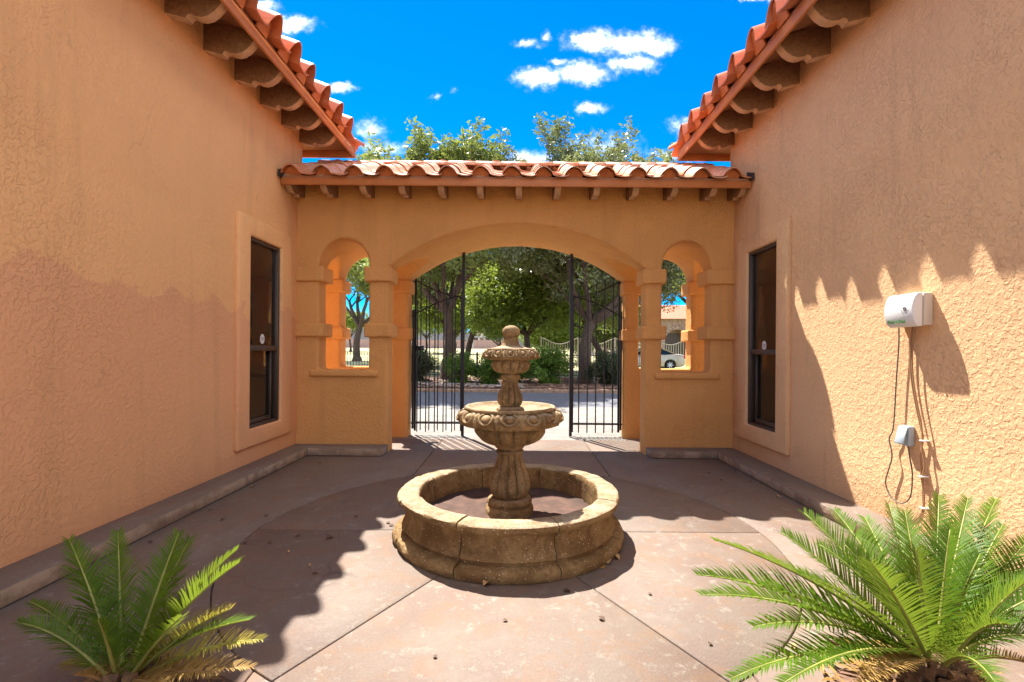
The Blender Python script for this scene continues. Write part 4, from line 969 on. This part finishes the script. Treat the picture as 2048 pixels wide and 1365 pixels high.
# ------------------------------------------------------------------ trees and shrubs
def leaf_cloud(mb, rnd, c, rad, n, s, flat=1.0):
    for _ in range(n):
        while True:
            q = Vector((rnd.uniform(-1, 1), rnd.uniform(-1, 1), rnd.uniform(-1, 1)))
            if q.length < 1: break
        p = c + Vector((q.x * rad, q.y * rad, q.z * rad * flat))
        a = Vector((rnd.gauss(0, 1), rnd.gauss(0, 1), rnd.gauss(0, 0.7))).normalized()
        b = a.cross(Vector((rnd.gauss(0, 1), rnd.gauss(0, 1), rnd.gauss(0, 1)))).normalized()
        l = s * rnd.uniform(0.6, 1.4); w = l * rnd.uniform(0.3, 0.5)
        mb.add([p - a * l, p + b * w, p + a * l, p - b * w], [(0, 1, 2, 3)])
def tree(label, base, height, trunk_r, fork, spread, seed, mat, leaves=90, leaf=0.055, lean=(0, 0), group=None, levels=4, crad=0.42, nfork=5, low=False, name='tree', bark='bark', rise=1.0, droop=0.0, hang=1.9, wispy=99.0):
    rnd = random.Random(seed); root = empty(name, base); tag(root, label, 'tree', group)
    wood = MB(); crown = MB(); tips = []
    def branch(p, d, length, r, lev):
        k = 5; pts = [p]; q = p.copy(); dd = d.copy()
        for i in range(k):
            dd = (dd + Vector((rnd.gauss(0, .13), rnd.gauss(0, .13), rnd.gauss(0.03 * rise, .10)))).normalized(); q = q + dd * (length / k); pts.append(q.copy())
        r2 = r * (0.62 if lev else 0.75)
        wood.tube(pts, [r + (r2 - r) * i / k for i in range(k + 1)], 7 if lev < 2 else 5, False)
        if lev >= levels:
            for i in (2, 4, 5): tips.append((pts[i], lev))
            return
        if lev >= 2: tips.append((pts[4], lev))
        nb = nfork if lev == 0 else rnd.choice((2, 3, 3))
        a0 = rnd.uniform(0, 6.28)
        for j in range(nb):
            a = a0 + 2 * PI * j / nb + rnd.uniform(-.4, .4); el = rnd.uniform(0.25, 0.95) if lev else rnd.uniform(0.35 if not low else 0.1, 1.0)
            nd = Vector((math.cos(a) * spread, math.sin(a) * spread, el * rise)).normalized(); nd = (nd * 0.75 + dd * 0.45).normalized()
            branch(pts[-1] if j % 2 == 0 or lev == 0 else pts[-2], nd, length * rnd.uniform(0.62, 0.85) if lev else (height - fork) * rnd.uniform(0.30, 0.42), r2 * rnd.uniform(0.55, 0.8), lev + 1)
    wood_base = Vector((0, 0, -0.1))
    branch(wood_base, Vector((lean[0], lean[1], 1)).normalized(), fork + 0.1, trunk_r, 0)
    wood.lathe([(trunk_r * 1.6, -0.1), (trunk_r * 1.25, 0.12), (trunk_r * 1.0, 0.4)], 9)
    for (p, lev) in list(tips):
        if rnd.random() < droop:
            q = p + Vector((rnd.gauss(0, .35), rnd.gauss(0, .35), -rnd.uniform(0.4, 1.5)))
            if q.z > hang: wood.tube([p, (p + q) / 2 + Vector((rnd.gauss(0, .12), rnd.gauss(0, .12), .1)), q], [0.012, 0.009, 0.004], 4, False); tips.append((q, 9))
    for (p, lev) in tips:
        if p.z > wispy:
            q = p + Vector((rnd.gauss(0, .3), rnd.gauss(0, .3), rnd.uniform(.1, .8))); wood.tube([p, q], [0.012, 0.004], 4, False)
            for t in (0.2, 0.6, 1.0): leaf_cloud(crown, rnd, p + (q - p) * t, crad * 0.5, int(leaves * 0.16), leaf * 1.15)
            continue
        leaf_cloud(crown, rnd, p, crad * rnd.uniform(0.7, 1.3), int(leaves * rnd.uniform(0.5, 1.4)), leaf, 0.8)
    wood.build('trunk', MT[bark], root, smooth=True, recalc=False); crown.build('crown', MT[mat], root, recalc=False)
    return root
def shrub(label, base, rx, ry, h, n, leaf, mat, seed, group=None):
    rnd = random.Random(seed); root = empty('shrub', base); tag(root, label, 'shrub', group); wood = MB(); cr = MB()
    for k in range(26):
        a = rnd.uniform(0, 6.28); t = math.sqrt(rnd.random()); tip = Vector((rx * t * math.cos(a), ry * t * math.sin(a), h * (1 - 0.45 * t * t) * rnd.uniform(0.62, 1.04)))
        mid = Vector((tip.x * 0.45, tip.y * 0.45, tip.z * 0.55)); pts = [Vector((tip.x * 0.1, tip.y * 0.1, -0.08)), mid, tip]; wood.tube(pts, [0.015, 0.011, 0.004], 5, False)
        for j in range(6):
            f = 0.28 + 0.72 * j / 5; c = mid * (1 - f) + tip * f if f > 0.5 else pts[0] * (1 - f) + mid * f
            leaf_cloud(cr, rnd, c + Vector((rnd.gauss(0, .05), rnd.gauss(0, .05), 0)), 0.16 * h + 0.05, int(n / 80 * rnd.uniform(0.6, 1.4)), leaf)
    wood.build('stems', MT['stem'], root, recalc=False); cr.build('foliage', MT[mat], root, recalc=False)
tree('spreading olive green oak with its trunk showing through the left gate panel', (-2.72, 18.4, 0.05), 9.3, 0.24, 2.7, 1.15, 41, 'oak', 200, 0.08, (0.02, 0), levels=4, crad=0.62, nfork=7, low=True, droop=.6, hang=2.3, wispy=5.7)
tree('dense grey green oak with its trunk showing through the right gate panel', (2.62, 18.2, 0.05), 9.7, 0.26, 2.5, 1.2, 45, 'oak_grey', 215, 0.08, (0.0, 0), levels=4, crad=0.65, nfork=7, low=True, droop=.75, hang=2.0, wispy=5.6)
tree('light green tree filling the middle of the arch beyond the fence', (0.6, 25.5, 0.1), 7.0, 0.2, 2.0, 1.15, 52, 'lime', 180, 0.095, (0, 0), levels=4, crad=0.72, nfork=7, low=True, droop=.8, hang=1.7)
tree('tall thick-trunked tree seen through the left side arch', (-13.3, 39.5, 0.3), 12.0, 0.32, 2.9, 1.0, 63, 'oak', 95, 0.12, (0.05, 0), levels=4, crad=0.85, nfork=6)
tree('dark green tree seen through the right side arch', (11.4, 27.5, 0.1), 9.5, 0.25, 2.9, 1.15, 67, 'oak', 125, 0.09, (0, 0), levels=4, crad=0.7, nfork=7, low=True, droop=.7, hang=2.4)
tree('dark green tree standing left behind the left oak', (-7.4, 27.5, 0.1), 7.8, 0.24, 2.7, 1.15, 69, 'oak', 95, 0.09, (0, 0), levels=4, crad=0.7, nfork=7)
tree('second light green tree further back left of the middle tree', (-3.4, 30.5, 0.15), 7.8, 0.22, 2.6, 1.15, 56, 'lime', 110, 0.10, (0, 0), levels=4, crad=0.8, nfork=7, droop=.7, hang=2.2)
tree('olive green tree behind the right oak trunk', (5.2, 28.5, 0.1), 7.6, 0.22, 2.6, 1.15, 58, 'oak', 110, 0.10, (0, 0), levels=4, crad=0.8, nfork=7, low=True, droop=.7, hang=1.8)
tree('low light green tree between left oak trunk and field', (-5.2, 34.0, 0.2), 7.5, 0.18, 1.9, 1.15, 57, 'lime', 90, 0.12, (0, 0), levels=4, crad=0.85, nfork=7, low=True, droop=.6, hang=1.9)
tree('bushy green tree behind the left end of the pale fence', (3.2, 38.5, 0.3), 6.0, 0.16, 1.4, 1.15, 59, 'lime', 150, 0.12, (0, 0), levels=3, crad=1.0, nfork=8, low=True, droop=.9, hang=0.8)
tree('bushy green tree behind the middle of the pale fence', (7.2, 39.5, 0.3), 6.0, 0.16, 1.4, 1.15, 60, 'oak', 150, 0.12, (0, 0), levels=3, crad=1.0, nfork=8, low=True, droop=.9, hang=0.8)
far = [(-12.6, 66, 7.2, 70), (-17.0, 72, 7.5, 71), (-8.4, 64, 7.0, 72), (-24.5, 70, 7.5, 73), (-30.0, 66, 7.5, 74), (9.0, 62, 7.0, 75), (17.0, 66, 7.4, 76)]
flab = ['bright lime green park tree left of the far small house', 'bright lime green park tree behind the left oak trunk', 'bright lime green park tree nearest the lamp post', 'lime green park tree behind the tree in the left side arch',
        'outermost left lime green park tree in the far field', 'lime green park tree behind the pale fence', 'outermost right lime green park tree behind the stone house']
for (x, y, h, sd), lb in zip(far, flab):
    tree(lb, (x, y, gz(y)), h, 0.16, 1.9, 1.15, sd, 'lime', 60, 0.15, group='park trees across the far field', levels=3, crad=1.0, nfork=6, low=True)
tree('grey green bushy conifer right of the far small house', (-1.4, 52, gz(52)), 4.6, 0.14, 0.8, 0.8, 81, 'shrub_dark', 80, 0.10, levels=3, crad=0.6, nfork=6, low=True)
shrub('dark grey green needle leaved shrub behind the left gate panel', (-3.75, 17.3, 0.05), 0.7, 0.6, 1.35, 6500, 0.045, 'shrub_dark', 91)
shrub('glossy green shrub with upright shoots beside the left oak trunk', (-2.0, 17.0, 0.05), 0.55, 0.5, 1.25, 4200, 0.045, 'shrub', 92)
shrub('glossy green shrub directly left behind the fountain', (-1.0, 17.1, 0.05), 0.7, 0.5, 1.0, 4600, 0.045, 'shrub', 93)
shrub('low glossy green shrub hidden partly by the fountain pedestal', (-0.1, 17.3, 0.05), 0.6, 0.5, 0.8, 3600, 0.045, 'shrub', 96)
shrub('full glossy green shrub right behind the fountain', (1.15, 16.8, 0.05), 0.85, 0.6, 1.25, 7000, 0.05, 'shrub', 94)
shrub('dark rounded shrub behind the right gate panel', (3.35, 17.2, 0.05), 0.75, 0.6, 1.2, 6500, 0.045, 'shrub_dark', 95)

# ------------------------------------------------------------------ fences
MT['fence_pale'] = simple('pale_fence_paint', (0.42, 0.37, 0.30), 0.6)
MT['blockwall'] = simple('pink_block', (0.42, 0.27, 0.24), 0.9, var=0.2, vscale=2)
def low_fence(x0, x1, y, z, h, label, mat, pitch, post, wavy=0.0, pw=0.02):
    root = empty('iron_fence', ((x0 + x1) / 2, y, z)); tag(root, label, 'fence'); cx = (x0 + x1) / 2
    def top(x): return h + (wavy * abs(math.sin(PI * (x - x0) / post)) ** 1.4 * -1 + wavy if wavy else 0.0)
    pm = {}
    n = int((x1 - x0) / pitch)
    for i in range(n + 1):
        x = x0 + i * pitch; t = round(top(x) + (0.06 if not wavy else -0.02), 2)
        if t not in pm: pm[t] = MB().box(-pw / 2, pw / 2, -pw / 2, pw / 2, 0.04, t).mesh('picket', mat, recalc=False)
        inst('picket', pm[t], root, Matrix.Translation((x - cx, 0, 0)))
    pmesh = MB().box(-0.035, 0.035, -0.035, 0.035, -0.1, h + wavy + 0.08).mesh('post', mat)
    i = 0
    while x0 + i * post <= x1 + 0.01: inst('post', pmesh, root, Matrix.Translation((x0 + i * post - cx, 0, 0))); i += 1
    for zz in ([0.15, h - 0.06] if not wavy else [0.2]): MB().box(x0 - cx, x1 - cx, -0.016, 0.016, zz, zz + 0.03).build('rail', mat, root)
    if wavy:
        k = int((x1 - x0) / 0.15); MB().tube([(x0 + (x1 - x0) * j / k - cx, 0, top(x0 + (x1 - x0) * j / k)) for j in range(k + 1)], 0.028, 5).build('top_rail', mat, root)
low_fence(-9.0, 6.5, 21.6, 0.0, 1.12, 'low black iron picket fence running behind the shrubs', MT['iron'], 0.13, 2.4, pw=0.018)
low_fence(1.7, 15.5, 33.5, gz(33.5), 1.55, 'tall pale iron fence with scalloped top behind the parked car', MT['fence_pale'], 0.17, 2.6, 0.42, pw=0.032)
bw = MB().box(-40, -2.2, 100, 100.4, gz(100) - 0.4, gz(100) + 1.75).build('block_wall', MT['blockwall']); tag(bw, 'long pinkish block wall at the far end of the field', 'wall')

# ------------------------------------------------------------------ far houses, lamp post, hills
def far_house():
    r = empty('far_house', (-7.6, 106, gz(106))); tag(r, 'small far white house with pinkish tiled roof beyond the block wall', 'house')
    wm = simple('far_white', (0.62, 0.58, 0.55), 0.8); rm = simple('far_roof', (0.48, 0.27, 0.22), 0.8)
    MB().box(-2.6, 2.6, -2, 6, 0, 3.4).build('wall', wm, r)
    MB().prism([(-3.1, 3.3), (0, 5.0), (3.1, 3.3)], -2.5, 6.5, lambda p, t: Vector((p[0], t, p[1]))).build('roof', rm, r)
    for x in (-1.4, 1.2):
        w = MB().box(x - .45, x + .45, -2.06, -1.98, 1.0, 2.3).build('window', MT['bronze'], r)
    MB().box(-0.45, 0.35, -2.07, -1.97, 0.0, 2.1).build('door', simple('far_door', (0.30, 0.14, 0.08), 0.7), r)
far_house()
lp = empty('lamp_post', (-8.2, 88, gz(88))); tag(lp, 'thin grey lamp post standing in the far field', 'lamp post')
MB().tube([(0, 0, 0), (0, 0, 6.4)], [0.11, 0.07], 8).build('pole', simple('lamp_grey', (0.4, 0.4, 0.4), 0.5), lp); MB().box(-0.9, 0.15, -0.12, 0.12, 6.3, 6.5).build('lamp_head', MT['bronze'], lp)
hm = MB(); xs = [-900 + 30 * i for i in range(61)]
hz_ = [max(2, 38 + 46 * noise.noise((x * 0.004, 3.3, 0)) + 14 * noise.noise((x * 0.02, 1.3, 0))) for x in xs]
hm.add([(x, 880, -2) for x in xs] + [(x, 900, z) for x, z in zip(xs, hz_)] + [(x, 1100, -2) for x in xs], [(i, i + 1, 61 + i + 1, 61 + i) for i in range(60)] + [(61 + i, 61 + i + 1, 122 + i + 1, 122 + i) for i in range(60)])
tag(hm.build('hills', simple('hill_rock', (0.22, 0.20, 0.20), 0.95, var=0.2, vscale=0.02)), kind='structure')
def stone_house():
    x0, x1, y = 12.6, 24.0, 46.0; z = gz(46)
    r = empty('stone_house', (x0, y, z)); tag(r, 'stone faced house with arched entry and red tiled roof beyond the pale fence', 'house')
    sm = simple('stone_face', (0.40, 0.29, 0.22), 0.9, col2=(0.27, 0.18, 0.14), vscale=3.5, bump=0.05, bscale=5)
    w = MB().box(0, x1 - x0, 0, 6, -0.2, 4.0).build('wall', sm)
    c = MB().prism([(1.7, -0.5), (4.1, -0.5), (4.1, 1.75)] + [(2.9 + 1.2 * math.cos(PI * i / 16), 1.75 + 1.2 * math.sin(PI * i / 16)) for i in range(17)] + [(1.7, 1.75)], -0.5, 1.2, lambda p, t: Vector((p[0], t, p[1]))).build('cutter')
    cut(w, [c]); w.parent = r
    for i in range(13):                       # voussoirs of the entry arch
        a0, a1 = PI * i / 13 + 0.012, PI * (i + 1) / 13 - 0.012
        MB().prism([(2.9 + q * math.cos(a), 1.75 + q * math.sin(a)) for (q, a) in ((1.2, a0), (1.55, a0), (1.55, a1), (1.2, a1))], -0.06, 0.1, lambda p, t: Vector((p[0], t, p[1]))).build('voussoir', sm, r)
    MB().box(1.9, 3.9, 1.12, 1.19, -0.2, 2.6).build('door', MT['bronze'], r)
    MB().add([(-0.7, -0.7, 3.95), (x1 - x0, -0.7, 3.95), (x1 - x0, 3.0, 5.6), (-0.7, 3.0, 5.6), (-0.7, 6.7, 3.95), (x1 - x0, 6.7, 3.95)], [(0, 1, 2, 3), (3, 2, 5, 4), (0, 3, 4), (1, 5, 2)]).build('roof', MT['tile_red'], r)
    r2 = empty('tiled_house', (11.8, 56, gz(56))); tag(r2, 'house with red tiled roof glimpsed between the right gate pickets', 'house')
    MB().box(-2.5, 4.0, 0, 6, -0.2, 3.2).build('wall', simple('far_tan', (0.45, 0.33, 0.25), 0.9), r2)
    MB().add([(-3, -0.6, 3.1), (4.6, -0.6, 3.1), (3.2, 3.0, 4.9), (-1.6, 3.0, 4.9), (-3, 6.6, 3.1), (4.6, 6.6, 3.1)], [(0, 1, 2, 3), (3, 2, 5, 4), (0, 3, 4), (1, 5, 2)]).build('roof', MT['tile_red'], r2)
    MB().box(-1.2, -0.2, -0.06, 0.02, 0.9, 2.1).build('window', MT['bronze'], r2); MB().box(1.2, 2.2, -0.06, 0.02, 0.9, 2.1).build('window', MT['bronze'], r2)
stone_house()

# ------------------------------------------------------------------ parked sedan
def sedan():
    rear = 10.75; y = 31.0; z = gz(y) - 0.06
    r = empty('parked_car', (rear - 2.35, y, z)); tag(r, 'beige gold sedan parked before the pale fence, tail towards the right', 'car')
    paint = simple('champagne_paint', (0.50, 0.43, 0.33), 0.28, 0.35, spec=0.6); gl = simple('car_glass', (0.02, 0.025, 0.03), 0.08, spec=0.8); rb = simple('tyre_rubber', (0.02, 0.02, 0.02), 0.85)
    rim = simple('alloy', (0.55, 0.55, 0.56), 0.3, 0.9); red = simple('tail_red', (0.50, 0.01, 0.015), 0.2); trim = simple('car_trim', (0.04, 0.04, 0.04), 0.6)
    # body stations along the length: x, half width low, half width belt, floor, belt height
    st = [(-2.36, .62, .60, .38, .62), (-2.28, .78, .72, .26, .70), (-2.0, .86, .82, .20, .80), (-1.3, .88, .86, .18, .90), (-0.7, .89, .87, .18, .95), (0.3, .89, .88, .18, .98), (1.2, .89, .87, .18, 1.00), (1.75, .88, .85, .19, 1.02), (2.15, .85, .80, .24, 1.00), (2.30, .80, .74, .32, .93), (2.36, .70, .64, .42, .80)]
    mb = MB(); vs = []; fs = []
    for (x, wl, wb, zf, zb) in st:
        zm = zf + (zb - zf) * 0.5
        half = [(wl * 0.9, zf), (wl, zf + 0.08), (wl * 1.02, zm), (wl * 1.0, zm + (zb - zm) * 0.6), (wb, zb - 0.03), (wb * 0.9, zb), (wb * 0.4, zb + 0.025)]
        ring = [(-a, b) for a, b in half] + [(a, b) for a, b in reversed(half)]
        vs += [(x, a, b) for a, b in ring]
    m = 14
    for i in range(len(st) - 1):
        for j in range(m): fs.append((i * m + j, i * m + (j + 1) % m, (i + 1) * m + (j + 1) % m, (i + 1) * m + j))
    fs += [tuple(range(m)), tuple(range((len(st) - 1) * m + m - 1, (len(st) - 1) * m - 1, -1))]
    body = mb.add(vs, fs).build('body', paint, None, smooth=True)
    cs = []
    for wx in (-1.42, 1.33):
        for s in (-1, 1): cs.append(MB().tube([(wx, s * 0.66, 0.33), (wx, s * 1.2, 0.33)], 0.385, 28).build('cutter', trim))
    cut(body, cs); body.parent = r
    for p in body.data.polygons: p.use_smooth = True
    body.data.set_sharp_from_angle(angle=R(38))
    # cabin: glass house with painted roof
    cab = [(-1.05, .74, .95), (-0.25, .62, 1.40), (0.15, .61, 1.46), (0.75, .60, 1.44), (1.72, .72, 1.01)]
    vs = [(x, s * w, zz) for (x, w, zz) in cab for s in (-1, 1)]; vs += [(-1.0, -.80, .93), (-1.0, .80, .93), (1.66, -.80, .99), (1.66, .80, .99)]
    g = [(0, 1, 3, 2), (6, 7, 9, 8), (0, 2, 4, 6, 8, 12, 10), (1, 11, 13, 9, 7, 5, 3)]
    MB().add(vs, g).build('windows', gl, r)
    MB().add([(x, s * (w + 0.012), zz + 0.012) for (x, w, zz) in cab[1:4] for s in (-1, 1)] + [(x, s * (w + 0.0), zz - 0.03) for (x, w, zz) in cab[1:4] for s in (-1, 1)], [(0, 1, 3, 2), (2, 3, 5, 4), (0, 2, 8, 6), (2, 4, 10, 8), (1, 7, 9, 3), (3, 9, 11, 5), (0, 6, 7, 1), (4, 5, 11, 10)]).build('roof', paint, r)
    for s in (-1, 1):
        MB().tube([(-1.05, s * .765, .95), (-0.25, s * .635, 1.40)], .03, 6).build('pillar', paint, r); MB().tube([(0.75, s * .61, 1.44), (1.72, s * .74, 1.01)], .045, 6).build('pillar', paint, r)
        MB().tube([(0.22, s * .63, 1.43), (0.26, s * .80, .98)], .028, 6).build('pillar', trim, r)
        MB().box(1.95, 2.33, s * .70 - .14, s * .70 + .14, .74, .90).build('tail_light', red, r, bevel=.03)
        MB().box(-2.33, -2.05, s * .60 - .16, s * .60 + .16, .56, .70).build('headlight', rim, r, bevel=.03)
        for x in (-.55, .45): MB().box(x, x + .17, s * .885 - .012, s * .885 + .012, .80, .825).build('door_handle', paint, r)
        MB().box(-.95, -.80, s * .93 - .09, s * .93 + .09, .93, 1.06).build('mirror', paint, r, bevel=.03)
        for wx in (-1.42, 1.33):
            w = empty('wheel', (wx, s * .78, .33), parent=r)
            tm = MB(); pr = [(.20, -.09), (.30, -.10), (.33, -.07), (.33, .07), (.30, .10), (.20, .09)]
            vs = []; fs = []; n = 28
            for (q, t) in pr:
                for j in range(n): vs.append((q * math.cos(2 * PI * j / n), t, q * math.sin(2 * PI * j / n)))
            for i in range(len(pr)):
                for j in range(n): fs.append((i * n + j, i * n + (j + 1) % n, ((i + 1) % len(pr)) * n + (j + 1) % n, ((i + 1) % len(pr)) * n + j))
            tm.add(vs, fs).build('tyre', rb, w, smooth=True)
            rm = MB()
            for k in range(7):
                a = 2 * PI * k / 7; mm = Matrix.Rotation(-a, 4, 'Y'); rm.box(0.03, 0.205, s * .07 - .012, s * .07 + .012, -.022, .022, mm)
            rm.tube([(0, s * .055, 0), (0, s * .09, 0)], .045, 14); rm.build('rim', rim, w)
            MB().tube([(0, -.03, 0), (0, .03, 0)], .20, 24).build('brake_disc', trim, w)
    MB().box(2.355, 2.372, -.26, .26, .60, .74).build('number_plate', MT['white'], r)
sedan()
